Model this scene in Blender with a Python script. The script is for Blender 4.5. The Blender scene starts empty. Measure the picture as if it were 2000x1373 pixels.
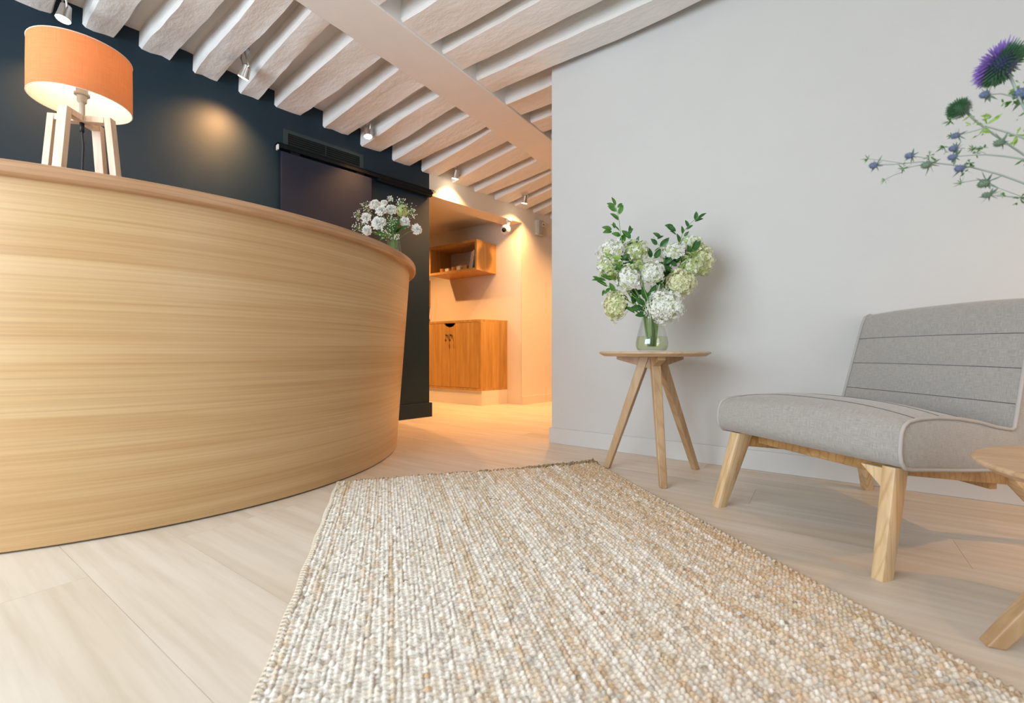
import bpy, math, random
import numpy as np
from mathutils import Vector, Matrix

C = bpy.context.scene.collection
PI = math.pi

# ------------------------------------------------------------------ camera, world, light, exposure
F, H0, CX, CY = 877.0, 0.55, 1000.0, 686.5
RX, RY = 0.8208, 0.5713          # room axes against the viewing direction


def W(xc, yc, z=0.0):
    """a point xc to the right and yc ahead of the tripod, in room axes"""
    return Vector((RX * xc - RY * yc, RY * xc + RX * yc, z))


def P(px, py, d):
    return W((px - CX) / F * d, d, H0 + (CY - py) / F * d)


sc = bpy.context.scene
cd = bpy.data.cameras.new('camera')
cam = bpy.data.objects.new('camera', cd)
C.objects.link(cam)
cam.location = (0, 0, H0)
cam.rotation_euler = (PI / 2, 0, math.atan2(RY, RX))
cd.sensor_fit = 'HORIZONTAL'
cd.sensor_width = 36.0
cd.lens = F / 2000 * 36
cd.clip_start = 0.02
cd.dof.use_dof = True
cd.dof.focus_distance = 1.9
cd.dof.aperture_fstop = 4.0
sc.camera = cam

wd = bpy.data.worlds.new('world')
sc.world = wd
wd.use_nodes = True
wd.node_tree.nodes['Background'].inputs[0].default_value = (0.86, 0.93, 1.0, 1)
wd.node_tree.nodes['Background'].inputs[1].default_value = 0.6

sc.view_settings.view_transform = 'Standard'
sc.view_settings.look = 'None'
sc.view_settings.gamma = 1.0
sc.view_settings.use_curve_mapping = False
sc.view_settings.exposure = 0.0
sc.cycles.use_denoising = True
sc.cycles.caustics_reflective = False
sc.cycles.caustics_refractive = False
sc.cycles.sample_clamp_indirect = 6.0

WARM = (1.0, 0.50, 0.19)
SPOT_W = 62.0
LAMP_W = 5.5


def area(name, loc, rot, sx, sy, power, col):
    l = bpy.data.lights.new(name, 'AREA')
    l.shape = 'RECTANGLE'
    l.size, l.size_y = sx, sy
    l.energy = power
    l.color = col
    o = bpy.data.objects.new(name, l)
    C.objects.link(o)
    o.location = loc
    o.rotation_euler = rot
    return o


# daylight through the shop window behind the photographer
area('window_daylight', (-1.75, -1.97, 1.25), (PI / 2, 0, 0), 3.0, 1.9, 150, (0.76, 0.89, 1.0))
# unseen cool fill added at the right to brighten the floor
area('side_fill', (2.85, 0.2, 1.1), (PI / 2, 0, PI / 2), 1.6, 2.0, 22, (0.84, 0.93, 1.0))


# ------------------------------------------------------------------ materials
def nodes(name):
    m = bpy.data.materials.new(name)
    m.use_nodes = True
    nt = m.node_tree
    return m, nt, nt.nodes['Principled BSDF']


def plain(name, col, rough=0.5, metal=0.0, spec=0.5, emit=None, es=0.0, trans=0.0, sss=0.0):
    m, nt, b = nodes(name)
    b.inputs['Base Color'].default_value = (*col, 1)
    b.inputs['Roughness'].default_value = rough
    b.inputs['Metallic'].default_value = metal
    b.inputs['Specular IOR Level'].default_value = spec
    if emit:
        b.inputs['Emission Color'].default_value = (*emit, 1)
        b.inputs['Emission Strength'].default_value = es
    if trans:
        b.inputs['Transmission Weight'].default_value = trans
    return m


def add_noise(nt, src, scale, detail=4, rough=0.55, dist=0.0):
    n = nt.nodes.new('ShaderNodeTexNoise')
    n.inputs['Scale'].default_value = scale
    n.inputs['Detail'].default_value = detail
    n.inputs['Roughness'].default_value = rough
    n.inputs['Distortion'].default_value = dist
    if src is not None:
        nt.links.new(src, n.inputs['Vector'])
    return n


def coords(nt, kind):
    if kind == 'World':
        return nt.nodes.new('ShaderNodeNewGeometry').outputs['Position']
    return nt.nodes.new('ShaderNodeTexCoord').outputs[kind]


def mapping(nt, src, sc_, rot=(0, 0, 0), loc=(0, 0, 0)):
    mp = nt.nodes.new('ShaderNodeMapping')
    mp.inputs['Scale'].default_value = sc_
    mp.inputs['Rotation'].default_value = rot
    mp.inputs['Location'].default_value = loc
    nt.links.new(src, mp.inputs['Vector'])
    return mp.outputs[0]


def ramp(nt, fac, stops):
    r = nt.nodes.new('ShaderNodeValToRGB')
    e = r.color_ramp.elements
    while len(e) < len(stops):
        e.new(0.5)
    for i, (p, c) in enumerate(stops):
        e[i].position = p
        e[i].color = (*c, 1)
    nt.links.new(fac, r.inputs[0])
    return r.outputs[0]


def mixc(nt, fac, a, b, mode='MIX'):
    m = nt.nodes.new('ShaderNodeMix')
    m.data_type = 'RGBA'
    m.blend_type = mode
    if isinstance(fac, float):
        m.inputs[0].default_value = fac
    else:
        nt.links.new(fac, m.inputs[0])
    for sock, v in ((m.inputs[6], a), (m.inputs[7], b)):
        if isinstance(v, tuple):
            sock.default_value = (*v, 1)
        else:
            nt.links.new(v, sock)
    return m.outputs[2]


def bump(nt, b, h, strength=0.2, dist=0.01):
    bp = nt.nodes.new('ShaderNodeBump')
    bp.inputs['Strength'].default_value = strength
    bp.inputs['Distance'].default_value = dist
    nt.links.new(h, bp.inputs['Height'])
    nt.links.new(bp.outputs[0], b.inputs['Normal'])


def paint(name, col, rough=0.7, sc_=(6, 6, 6), strength=0.08, dist=0.01, var=0.04):
    m, nt, b = nodes(name)
    s = coords(nt, 'World')
    v = mapping(nt, s, sc_)
    n = add_noise(nt, v, 1.0, 6, 0.6)
    d = tuple(c * (1 - var * 2) for c in col)
    nt.links.new(ramp(nt, n.outputs[0], [(0.3, d), (0.7, col)]), b.inputs['Base Color'])
    b.inputs['Roughness'].default_value = rough
    bump(nt, b, n.outputs[0], strength, dist)
    return m


def wood(name, light, mid, dark, kind='Object', sc_=(1, 14, 14), rough=0.45, fine=6.0, var=0.0, bstr=0.05, rot=(0, 0, 0), figure=0.5, spec=0.35):
    """grain runs along the first axis of the coordinates"""
    m, nt, b = nodes(name)
    s = coords(nt, kind)
    if kind == 'World':
        oi = nt.nodes.new('ShaderNodeObjectInfo')
        vm = nt.nodes.new('ShaderNodeVectorMath')
        vm.operation = 'MULTIPLY_ADD'
        cmb = nt.nodes.new('ShaderNodeCombineXYZ')
        for i in range(3):
            nt.links.new(oi.outputs['Random'], cmb.inputs[i])
        nt.links.new(cmb.outputs[0], vm.inputs[0])
        vm.inputs[1].default_value = (17, 9, 5)
        nt.links.new(s, vm.inputs[2])
        s = vm.outputs[0]
    v = mapping(nt, s, sc_, rot)
    big = add_noise(nt, v, 1.0, 3, 0.5, 0.6)
    w = nt.nodes.new('ShaderNodeTexWave')
    w.wave_type = 'BANDS'
    w.bands_direction = 'Y'
    w.inputs['Scale'].default_value = 0.9
    w.inputs['Distortion'].default_value = 6.0
    w.inputs['Detail'].default_value = 2.0
    w.inputs['Detail Scale'].default_value = 0.8
    nt.links.new(v, w.inputs['Vector'])
    v2 = mapping(nt, s, tuple(c * fine if i else c * 2.0 for i, c in enumerate(sc_)), rot)
    fn = add_noise(nt, v2, 1.0, 4, 0.6)
    base = ramp(nt, big.outputs[0], [(0.28, dark), (0.5, mid), (0.72, light)])
    fig = ramp(nt, w.outputs[0], [(0.0, (1, 1, 1)), (0.8, (1, 1, 1)), (1.0, tuple(min(1, d / max(l, 1e-3)) for d, l in zip(dark, light)))])
    c1 = mixc(nt, figure, base, fig, 'MULTIPLY')
    fr = ramp(nt, fn.outputs[0], [(0.35, (0.86, 0.84, 0.80)), (0.6, (1, 1, 1))])
    c2 = mixc(nt, 0.8, c1, fr, 'MULTIPLY')
    if var:
        oi2 = nt.nodes.new('ShaderNodeObjectInfo')
        vr = ramp(nt, oi2.outputs['Random'], [(0.0, (1 - var, 1 - var * 1.15, 1 - var * 1.3)), (1.0, (1, 1, 1))])
        c2 = mixc(nt, 1.0, c2, vr, 'MULTIPLY')
    nt.links.new(c2, b.inputs['Base Color'])
    b.inputs['Roughness'].default_value = rough
    b.inputs['Specular IOR Level'].default_value = spec
    bump(nt, b, fn.outputs[0], bstr, 0.002)
    return m


def leafmat(name, col, col2, rough=0.5, tr=0.25):
    m, nt, b = nodes(name)
    n = add_noise(nt, coords(nt, 'World'), 60, 3)
    cc = ramp(nt, n.outputs[0], [(0.35, col), (0.65, col2)])
    nt.links.new(cc, b.inputs['Base Color'])
    b.inputs['Roughness'].default_value = rough
    t = nt.nodes.new('ShaderNodeBsdfTranslucent')
    nt.links.new(cc, t.inputs[0])
    mx = nt.nodes.new('ShaderNodeMixShader')
    mx.inputs[0].default_value = tr
    nt.links.new(b.outputs[0], mx.inputs[1])
    nt.links.new(t.outputs[0], mx.inputs[2])
    nt.links.new(mx.outputs[0], nt.nodes['Material Output'].inputs[0])
    return m


def fabric(name):
    m, nt, b = nodes(name)
    uv = coords(nt, 'UV')
    wp = add_noise(nt, mapping(nt, uv, (900, 45, 1)), 1.0, 2, 0.6)
    wf = add_noise(nt, mapping(nt, uv, (45, 900, 1)), 1.0, 2, 0.6)
    a = ramp(nt, wp.outputs[0], [(0.3, (0.25, 0.235, 0.212)), (0.7, (0.475, 0.452, 0.418))])
    c = ramp(nt, wf.outputs[0], [(0.3, (0.26, 0.245, 0.222)), (0.7, (0.465, 0.442, 0.41))])
    nt.links.new(mixc(nt, 0.5, a, c), b.inputs['Base Color'])
    b.inputs['Roughness'].default_value = 0.95
    b.inputs['Specular IOR Level'].default_value = 0.15
    b.inputs['Sheen Weight'].default_value = 0.25
    ad = nt.nodes.new('ShaderNodeMath')
    nt.links.new(wp.outputs[0], ad.inputs[0])
    nt.links.new(wf.outputs[0], ad.inputs[1])
    bump(nt, b, ad.outputs[0], 0.25, 0.001)
    return m


def glassmat(name, col, ior=1.45, rough=0.0):
    """thin-walled glass: clear with Fresnel reflections"""
    m, nt, b = nodes(name)
    nt.nodes.remove(b)
    t = nt.nodes.new('ShaderNodeBsdfTransparent')
    t.inputs[0].default_value = (*col, 1)
    g = nt.nodes.new('ShaderNodeBsdfGlossy')
    g.inputs['Roughness'].default_value = rough
    f = nt.nodes.new('ShaderNodeLayerWeight')
    pw = nt.nodes.new('ShaderNodeMath')
    pw.operation = 'POWER'
    pw.inputs[1].default_value = 3.5
    nt.links.new(f.outputs['Facing'], pw.inputs[0])
    ma = nt.nodes.new('ShaderNodeMath')
    ma.operation = 'MULTIPLY_ADD'
    ma.inputs[1].default_value = 0.45
    ma.inputs[2].default_value = 0.035 * ior
    nt.links.new(pw.outputs[0], ma.inputs[0])
    mx = nt.nodes.new('ShaderNodeMixShader')
    nt.links.new(ma.outputs[0], mx.inputs[0])
    nt.links.new(t.outputs[0], mx.inputs[1])
    nt.links.new(g.outputs[0], mx.inputs[2])
    nt.links.new(mx.outputs[0], nt.nodes['Material Output'].inputs[0])
    return m


M = {}
M['white_wall'] = paint('white_wall_paint', (0.60, 0.585, 0.56), 0.75, (3, 3, 3), 0.05, 0.01, 0.015)
M['alcove_wall'] = paint('alcove_wall_paint', (0.80, 0.72, 0.60), 0.75, (3, 3, 3), 0.05, 0.01, 0.02)
M['plaster'] = paint('joist_plaster', (0.79, 0.785, 0.765), 0.8, (7, 16, 16), 0.5, 0.012, 0.03)
M['ceil'] = paint('ceiling_plaster', (0.79, 0.785, 0.765), 0.8, (8, 8, 8), 0.12, 0.01, 0.02)
M['dark'] = paint('navy_wall_paint', (0.0055, 0.021, 0.036), 0.5, (5, 5, 5), 0.06, 0.006, 0.05)
M['dark'].node_tree.nodes['Principled BSDF'].inputs['Specular IOR Level'].default_value = 0.4
M['dark_panel'] = paint('navy_panel_paint', (0.006, 0.0095, 0.027), 0.6, (5, 5, 5), 0.02, 0.004, 0.05)
M['black'] = plain('black_metal', (0.005, 0.006, 0.008), 0.5, spec=0.2)
M['vent'] = plain('vent_frame_paint', (0.024, 0.040, 0.042), 0.6)
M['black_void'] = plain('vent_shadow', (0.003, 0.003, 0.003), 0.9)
M['floor'] = wood('floor_oak', (0.77, 0.70, 0.61), (0.735, 0.65, 0.545), (0.68, 0.58, 0.46), 'World', (0.9, 6, 6), 0.42, 5.0, 0.05, 0.03, figure=0.12)
M['subfloor'] = plain('subfloor', (0.40, 0.32, 0.23), 0.9)
M['desk'] = wood('desk_oak_veneer', (0.62, 0.42, 0.225), (0.58, 0.375, 0.185), (0.52, 0.31, 0.14), 'UV', (0.6, 15, 1), 0.36, 8.0, 0.0, 0.04, figure=0.2)
M['counter'] = wood('counter_oak', (0.56, 0.34, 0.19), (0.47, 0.265, 0.14), (0.38, 0.20, 0.10), 'UV', (3, 20, 1), 0.33, 4.0, 0.0, 0.04, figure=0.4)
M['table'] = wood('table_oak', (0.60, 0.42, 0.25), (0.53, 0.35, 0.19), (0.43, 0.26, 0.13), 'Object', (14, 14, 1.8), 0.4, 4.0, 0.0, 0.05, figure=0.35)
M['table_top'] = wood('table_top_oak', (0.66, 0.48, 0.31), (0.58, 0.40, 0.24), (0.50, 0.32, 0.18), 'Object', (2.2, 16, 16), 0.38, 4.0, 0.0, 0.05, figure=0.35)
M['chair_wood'] = wood('chair_ash', (0.74, 0.55, 0.34), (0.68, 0.48, 0.27), (0.54, 0.35, 0.17), 'Object', (26, 26, 2.6), 0.38, 3.0, 0.0, 0.05, figure=0.5)
M['rail_wood'] = wood('chair_rail_oak', (0.56, 0.34, 0.15), (0.49, 0.28, 0.11), (0.36, 0.19, 0.07), 'Object', (3, 20, 20), 0.4, 4.0, 0.0, 0.05, figure=0.5)
M['cab'] = wood('cabinet_oak', (0.60, 0.36, 0.12), (0.52, 0.295, 0.085), (0.43, 0.23, 0.06), 'Object', (28, 28, 1.5), 0.45, 4.0, 0.0, 0.04, rot=(0, 0, 0), figure=0.3)
M['lamp_wood'] = wood('lamp_beech', (0.86, 0.70, 0.55), (0.80, 0.62, 0.46), (0.70, 0.50, 0.34), 'Object', (26, 26, 3), 0.45, 3.0, 0.0, 0.03, figure=0.2)
M['fabric'] = fabric('grey_linen_upholstery')
M['piping'] = plain('grey_piping_cloth', (0.44, 0.415, 0.385), 0.9, spec=0.1)
M['thread'] = plain('dark_thread', (0.06, 0.065, 0.07), 0.8)
M['glass'] = glassmat('clear_glass', (0.97, 0.99, 0.98))
M['water'] = glassmat('green_tinted_water', (0.955, 0.965, 0.80), 1.33)
M['chrome'] = plain('brushed_steel', (0.62, 0.6, 0.57), 0.28, 1.0)
M['brass'] = plain('old_brass', (0.25, 0.15, 0.07), 0.35, 1.0)
M['lens'] = plain('lamp_lens', (1, 1, 1), 0.3, emit=(1.0, 0.86, 0.62), es=28)
M['bulb'] = plain('bulb_glow', (1, 1, 1), 0.3, emit=(1.0, 0.86, 0.66), es=12)
M['white_plastic'] = plain('white_plastic', (0.75, 0.74, 0.72), 0.4)
M['grey_plastic'] = plain('grey_plastic', (0.42, 0.41, 0.36), 0.45)
M['black_cord'] = plain('black_cord', (0.012, 0.012, 0.014), 0.5)
M['skirt'] = plain('skirting_paint', (0.60, 0.585, 0.56), 0.5)
M['plinth'] = plain('plinth_paint', (0.78, 0.74, 0.66), 0.5)
M['leaf'] = leafmat('leaf_green', (0.05, 0.17, 0.025), (0.10, 0.27, 0.04), 0.4)
M['leaf_dark'] = leafmat('leaf_dark_green', (0.022, 0.10, 0.02), (0.05, 0.18, 0.03), 0.35)
M['leaf_lime'] = leafmat('leaf_lime', (0.22, 0.40, 0.06), (0.36, 0.52, 0.12), 0.5)
M['stem'] = plain('green_stem', (0.20, 0.34, 0.06), 0.5)
M['stem_grey'] = plain('grey_green_stem', (0.30, 0.36, 0.32), 0.5)
M['petal_white'] = leafmat('petal_white', (0.90, 0.91, 0.85), (0.96, 0.96, 0.92), 0.6, 0.3)
M['petal_cream'] = leafmat('petal_cream', (0.82, 0.81, 0.50), (0.92, 0.91, 0.68), 0.6, 0.3)
M['petal_lime'] = leafmat('petal_lime', (0.48, 0.60, 0.20), (0.72, 0.78, 0.42), 0.6, 0.3)
M['sepal'] = leafmat('floret_core', (0.62, 0.66, 0.36), (0.70, 0.72, 0.45), 0.6, 0.2)
M['holly_blue'] = paint('sea_holly_blue', (0.16, 0.21, 0.34), 0.7, (300, 300, 300), 0.5, 0.002, 0.25)
M['holly_green'] = paint('sea_holly_green', (0.17, 0.26, 0.17), 0.7, (300, 300, 300), 0.5, 0.002, 0.25)
M['purple'] = plain('thistle_purple', (0.25, 0.15, 0.50), 0.7)
M['navy'] = plain('thistle_navy', (0.03, 0.035, 0.12), 0.7)
M['thistle_green'] = plain('thistle_green', (0.05, 0.14, 0.06), 0.7)


def shade_material():
    m, nt, b = nodes('orange_linen_shade')
    v = coords(nt, 'UV')
    n1 = add_noise(nt, mapping(nt, v, (12, 500, 1)), 1, 3)
    n2 = add_noise(nt, mapping(nt, v, (500, 12, 1)), 1, 3)
    c = mixc(nt, 0.5, ramp(nt, n1.outputs[0], [(0.3, (0.78, 0.30, 0.12)), (0.7, (0.92, 0.42, 0.19))]),
             ramp(nt, n2.outputs[0], [(0.3, (0.80, 0.31, 0.13)), (0.7, (0.92, 0.42, 0.19))]))
    nt.links.new(c, b.inputs['Base Color'])
    b.inputs['Roughness'].default_value = 0.9
    b.inputs['Specular IOR Level'].default_value = 0.1
    t = nt.nodes.new('ShaderNodeBsdfTranslucent')
    nt.links.new(c, t.inputs[0])
    mx = nt.nodes.new('ShaderNodeMixShader')
    mx.inputs[0].default_value = 0.5
    nt.links.new(b.outputs[0], mx.inputs[1])
    nt.links.new(t.outputs[0], mx.inputs[2])
    nt.links.new(mx.outputs[0], nt.nodes['Material Output'].inputs[0])
    return m


M['shade'] = shade_material()
M['shade_lining'] = leafmat('white_shade_lining', (0.86, 0.80, 0.72), (0.88, 0.83, 0.76), 0.8, 0.35)


# ------------------------------------------------------------------ mesh helpers
class MB:
    def __init__(s):
        s.v, s.f, s.mi, s.uv = [], [], [], []

    def add(s, vs, fs, mi=0, uvs=None):
        n = len(s.v)
        s.v += [tuple(v) for v in vs]
        s.uv += list(uvs) if uvs else [(0.0, 0.0)] * len(vs)
        s.f += [tuple(i + n for i in f) for f in fs]
        s.mi += [mi] * len(fs)

    def hexa(s, p, mi=0):
        """p: bottom four counter-clockwise then top four"""
        s.add(p, [(3, 2, 1, 0), (4, 5, 6, 7), (0, 1, 5, 4), (1, 2, 6, 5), (2, 3, 7, 6), (3, 0, 4, 7)], mi)

    def box(s, x0, x1, y0, y1, z0, z1, mi=0):
        s.hexa([(x0, y0, z0), (x1, y0, z0), (x1, y1, z0), (x0, y1, z0), (x0, y0, z1), (x1, y0, z1), (x1, y1, z1), (x0, y1, z1)], mi)

    def prism(s, poly, z0, z1, mi=0):
        n = len(poly)
        vs = [(x, y, z0) for x, y in poly] + [(x, y, z1) for x, y in poly]
        fs = [tuple(reversed(range(n))), tuple(range(n, 2 * n))] + [(i, (i + 1) % n, n + (i + 1) % n, n + i) for i in range(n)]
        s.add(vs, fs, mi)

    def tube(s, pts, rad, n=8, mi=0, cap=True, flat=1.0):
        pts = [Vector(p) for p in pts]
        if not hasattr(rad, '__len__'):
            rad = [rad] * len(pts)
        vs, fs = [], []
        up = Vector((0, 0, 1))
        prev = None
        for i, p in enumerate(pts):
            t = (pts[min(i + 1, len(pts) - 1)] - pts[max(i - 1, 0)]).normalized()
            if prev is None:
                a = t.cross(up)
                if a.length < 1e-3:
                    a = t.cross(Vector((1, 0, 0)))
                a.normalize()
            else:
                a = (prev - t * prev.dot(t)).normalized()
            prev = a
            b = t.cross(a)
            for k in range(n):
                an = 2 * PI * k / n
                vs.append(p + (a * math.cos(an) + b * math.sin(an) * flat) * rad[i])
        for i in range(len(pts) - 1):
            for k in range(n):
                k2 = (k + 1) % n
                fs.append((i * n + k, i * n + k2, (i + 1) * n + k2, (i + 1) * n + k))
        if cap:
            fs.append(tuple(reversed(range(n))))
            fs.append(tuple(range((len(pts) - 1) * n, len(pts) * n)))
        s.add(vs, fs, mi)

    def lathe(s, prof, n=32, c=(0, 0, 0), mi=0):
        """prof: list of (r, z); r=0 ends make fans"""
        vs, uvs, fs = [], [], []
        m = len(prof)
        for i, (r, z) in enumerate(prof):
            for k in range(n):
                a = 2 * PI * k / n
                vs.append((c[0] + r * math.cos(a), c[1] + r * math.sin(a), c[2] + z))
                uvs.append((k / n, z))
        for i in range(m - 1):
            for k in range(n):
                k2 = (k + 1) % n
                fs.append((i * n + k, i * n + k2, (i + 1) * n + k2, (i + 1) * n + k))
        s.add(vs, fs, mi, uvs)

    def ball(s, c, r, n=10, m=6, mi=0, sc=(1, 1, 1), mat=None):
        vs, fs = [], []
        for i in range(m + 1):
            th = PI * i / m
            for k in range(n):
                a = 2 * PI * k / n
                v = Vector((math.sin(th) * math.cos(a) * sc[0], math.sin(th) * math.sin(a) * sc[1], math.cos(th) * sc[2])) * r
                if mat:
                    v = mat @ v
                vs.append(Vector(c) + v)
        for i in range(m):
            for k in range(n):
                k2 = (k + 1) % n
                fs.append((i * n + k, (i + 1) * n + k, (i + 1) * n + k2, i * n + k2))
        s.add(vs, fs, mi)

    def grid(s, rows, uvr=None, mi=0, close_u=False):
        """rows: list of equal lists of points"""
        n, m = len(rows), len(rows[0])
        vs = [p for r in rows for p in r]
        uvs = [q for r in uvr for q in r] if uvr else None
        fs = []
        for i in range(n - 1):
            for j in range(m - 1 if not close_u else m):
                j2 = (j + 1) % m
                fs.append((i * m + j, i * m + j2, (i + 1) * m + j2, (i + 1) * m + j))
        s.add(vs, fs, mi, uvs)

    def build(s, name, mats, parent=None, smooth=False, origin=None, bevel=0.0, seg=2, angle=None):
        me = bpy.data.meshes.new(name)
        v = s.v
        if origin is not None:
            ox, oy, oz = origin
            v = [(a - ox, b - oy, c - oz) for a, b, c in v]
        me.from_pydata(v, [], s.f)
        if not isinstance(mats, (list, tuple)):
            mats = [mats]
        for m in mats:
            me.materials.append(m)
        if len(mats) > 1:
            me.polygons.foreach_set('material_index', s.mi)
        ul = me.uv_layers.new(name='UVMap')
        li = np.zeros(len(me.loops), dtype=np.int32)
        me.loops.foreach_get('vertex_index', li)
        ul.data.foreach_set('uv', np.array(s.uv, dtype=np.float32)[li].ravel())
        me.validate()
        me.update()
        o = bpy.data.objects.new(name, me)
        C.objects.link(o)
        if smooth:
            me.polygons.foreach_set('use_smooth', [True] * len(me.polygons))
            if angle:
                me.set_sharp_from_angle(angle=math.radians(angle))
        if origin is not None:
            o.location = origin
        if bevel:
            bm = o.modifiers.new('bevel', 'BEVEL')
            bm.width = bevel
            bm.segments = seg
            bm.limit_method = 'ANGLE'
            bm.angle_limit = math.radians(40)
        if parent is not None:
            o.parent = parent
            if origin is not None:
                o.location = Vector(origin) - parent.location
            else:
                o.location = -parent.location
        return o


def tag(o, label=None, cat=None, group=None, kind=None):
    if label:
        o['label'] = label
    if cat:
        o['category'] = cat
    if group:
        o['group'] = group
    if kind:
        o['kind'] = kind
    return o


def empty(name, loc, label, cat, group=None):
    o = bpy.data.objects.new(name, None)
    o.empty_display_size = 0.05
    C.objects.link(o)
    o.location = loc
    return tag(o, label, cat, group)


def beam(mb, a, b, w, h, up=(0, 0, 1), w2=None, h2=None, mi=0):
    """a rectangular bar from a to b, w across, h along up; tapers to w2, h2"""
    a, b = Vector(a), Vector(b)
    t = (b - a).normalized()
    up = Vector(up)
    s = t.cross(up).normalized()
    u = s.cross(t).normalized()
    w2, h2 = w2 or w, h2 or h
    q = []
    for p, ww, hh in ((a, w, h), (b, w2, h2)):
        for i, j in ((-1, -1), (1, -1), (1, 1), (-1, 1)):
            q.append(p + s * (i * ww / 2) + u * (j * hh / 2))
    mb.hexa(q, mi)


rnd = random.Random(7)


# ------------------------------------------------------------------ the room
def wallpt(s, off=0.0):
    """the dark wall's line: s metres back from its free end towards the left, off into the room"""
    return (-2.746 - 0.1616 * s + 0.9869 * off, 2.719 - 0.9869 * s - 0.1616 * off)


def wallx(y):
    return -2.746 + (y - 2.719) * 0.16375


def slab(s0, s1, off0, off1, z0, z1, mb=None):
    mb = mb or MB()
    mb.prism([wallpt(s0, off0), wallpt(s0, off1), wallpt(s1, off1), wallpt(s1, off0)][::-1], z0, z1)
    return mb


X0, X1, Y0, Y1 = -4.9, 2.75, -1.85, 5.1

mb = MB()
mb.box(X0, X1, Y0, Y1, -0.06, -0.0035)
floor = mb.build('floor', M['subfloor'])
tag(floor, kind='structure')
# floor boards: each a part; they run along the white wall
PW, gap = 0.215, 0.0007
y = -1.84
row = 0
while y < Y1 - 0.05:
    x = X0 + 0.02 - rnd.random() * 1.6
    y1_ = min(y + PW, Y1 - 0.02)
    while x < X1 - 0.05:
        L = rnd.choice((1.6, 1.9, 2.2))
        a, b_ = max(x, X0 + 0.02), min(x + L, X1 - 0.02)
        if b_ - a > 0.1:
            mb = MB()
            mb.box(a + gap / 2, b_ - gap / 2, y + gap / 2, y1_ - gap / 2, -0.0034, 0.0)
            mb.build('plank', M['floor'], floor)
        x += L
    y += PW
    row += 1

mb = slab(0.0, 4.62, -0.11, 0.0, 0, 2.55)
tag(mb.build('wall_left', M['dark']), 'navy painted wall behind the reception desk', kind='structure')
mb = slab(-0.02, 4.6, 0.0, 0.016, 0, 0.118)
mb.prism([wallpt(-0.02, -0.11), wallpt(-0.02, 0.0), wallpt(0.0, 0.0), wallpt(0.0, -0.11)][::-1], 0, 0.118)
tag(mb.build('baseboard_left', M['dark'], bevel=0.002), kind='structure')

mb = slab(-1.15, 0.0, -0.19, 0.0, 1.875, 2.55)
tag(mb.build('trim_1', M['alcove_wall']), 'white lintel above the alcove opening', kind='structure')
mb = MB()
mb.prism([wallpt(-1.15, 0.0), (-2.60, 3.95), wallpt(-2.45, -0.19), wallpt(-2.45, 0.0)][::-1], 0, 2.55)
tag(mb.build('wall_far', M['alcove_wall']), kind='structure')
mb = slab(-2.45, -1.15, 0.0, 0.012, 0, 0.085)
tag(mb.build('baseboard_far', M['alcove_wall']), kind='structure')
mb = MB()
mb.box(X0, -2.565, 3.87, 3.99, 0, 2.55)
tag(mb.build('wall_back', M['alcove_wall']), kind='structure')
mb = MB()
mb.prism([(X0, 2.6), wallpt(0.1, -0.11), wallpt(0, -0.19), wallpt(-1.1, -0.19), (-2.74, 3.87), (X0, 3.87)], 1.945, 2.0)
tag(mb.build('ceiling_alcove', M['alcove_wall']), kind='structure')
mb = MB()
mb.box(X0 - 0.1, X0, Y0, Y1, 0, 2.6)
tag(mb.build('wall_side', M['alcove_wall']), kind='structure')
mb = MB()
mb.box(X0, X1, Y1, Y1 + 0.1, 0, 2.6)
tag(mb.build('wall_rear', M['alcove_wall']), kind='structure')
mb = MB()
mb.box(-1.35, X1, 2.36, 2.46, 0, 2.5)
tag(mb.build('wall_right', M['white_wall']), 'white wall behind the armchair', kind='structure')
mb = MB()
mb.box(-1.362, X1, 2.348, 2.36, 0, 0.092)
mb.box(-1.362, -1.35, 2.36, 2.472, 0, 0.092)
tag(mb.build('baseboard_right', M['skirt'], bevel=0.0025), kind='structure')
# street side, behind the camera: window opening and side opening for the added fill
mb = MB()
mb.box(X0, -3.15, Y0 - 0.1, Y0, 0, 2.6)
mb.box(0.55, X1, Y0 - 0.1, Y0, 0, 2.6)
mb.box(-3.15, 0.55, Y0 - 0.1, Y0, 0, 0.32)
mb.box(-3.15, 0.55, Y0 - 0.1, Y0, 2.2, 2.6)
tag(mb.build('wall_front', M['white_wall']), kind='structure')
mb = MB()
mb.box(X1, X1 + 0.1, Y0, -0.6, 0, 2.6)
mb.box(X1, X1 + 0.1, 1.0, Y1, 0, 2.6)
mb.box(X1, X1 + 0.1, -0.6, 1.0, 2.1, 2.6)
tag(mb.build('wall_open_side', M['white_wall']), kind='structure')

# ceiling: slab, one flat girder, rough joists on both sides
ZW = ([-2.2, 0.5, 0.99, 1.2, 1.43, 1.69, 2.0, 2.27, 2.54, 2.8, 3.12, 3.37, 3.64, 5.3], [2.22, 2.20, 2.193, 2.165, 2.148, 2.14, 2.12, 2.07, 2.047, 2.046, 2.04, 2.025, 2.015, 2.0])


def zw(y):
    return float(np.interp(y, *ZW))


GX0, GX1 = -2.06, -1.765
cm = MB()
ys = [Y0 - 0.1 + i * 0.2 for i in range(37)]
cm.grid([[(wallx(y) - 0.25, y, zw(y) + 0.088) for y in ys], [(GX0 + 0.02, y, 2.315) for y in ys]][::-1])
cm.grid([[(GX1 - 0.02, y, 2.335) for y in ys], [(X1 + 0.1, y, 2.335) for y in ys]][::-1])
cm.box(X0 - 0.1, X1 + 0.1, Y0 - 0.1, Y1 + 0.1, 2.5, 2.6)
ceiling = cm.build('ceiling', M['ceil'])
tag(ceiling, kind='structure')


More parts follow.
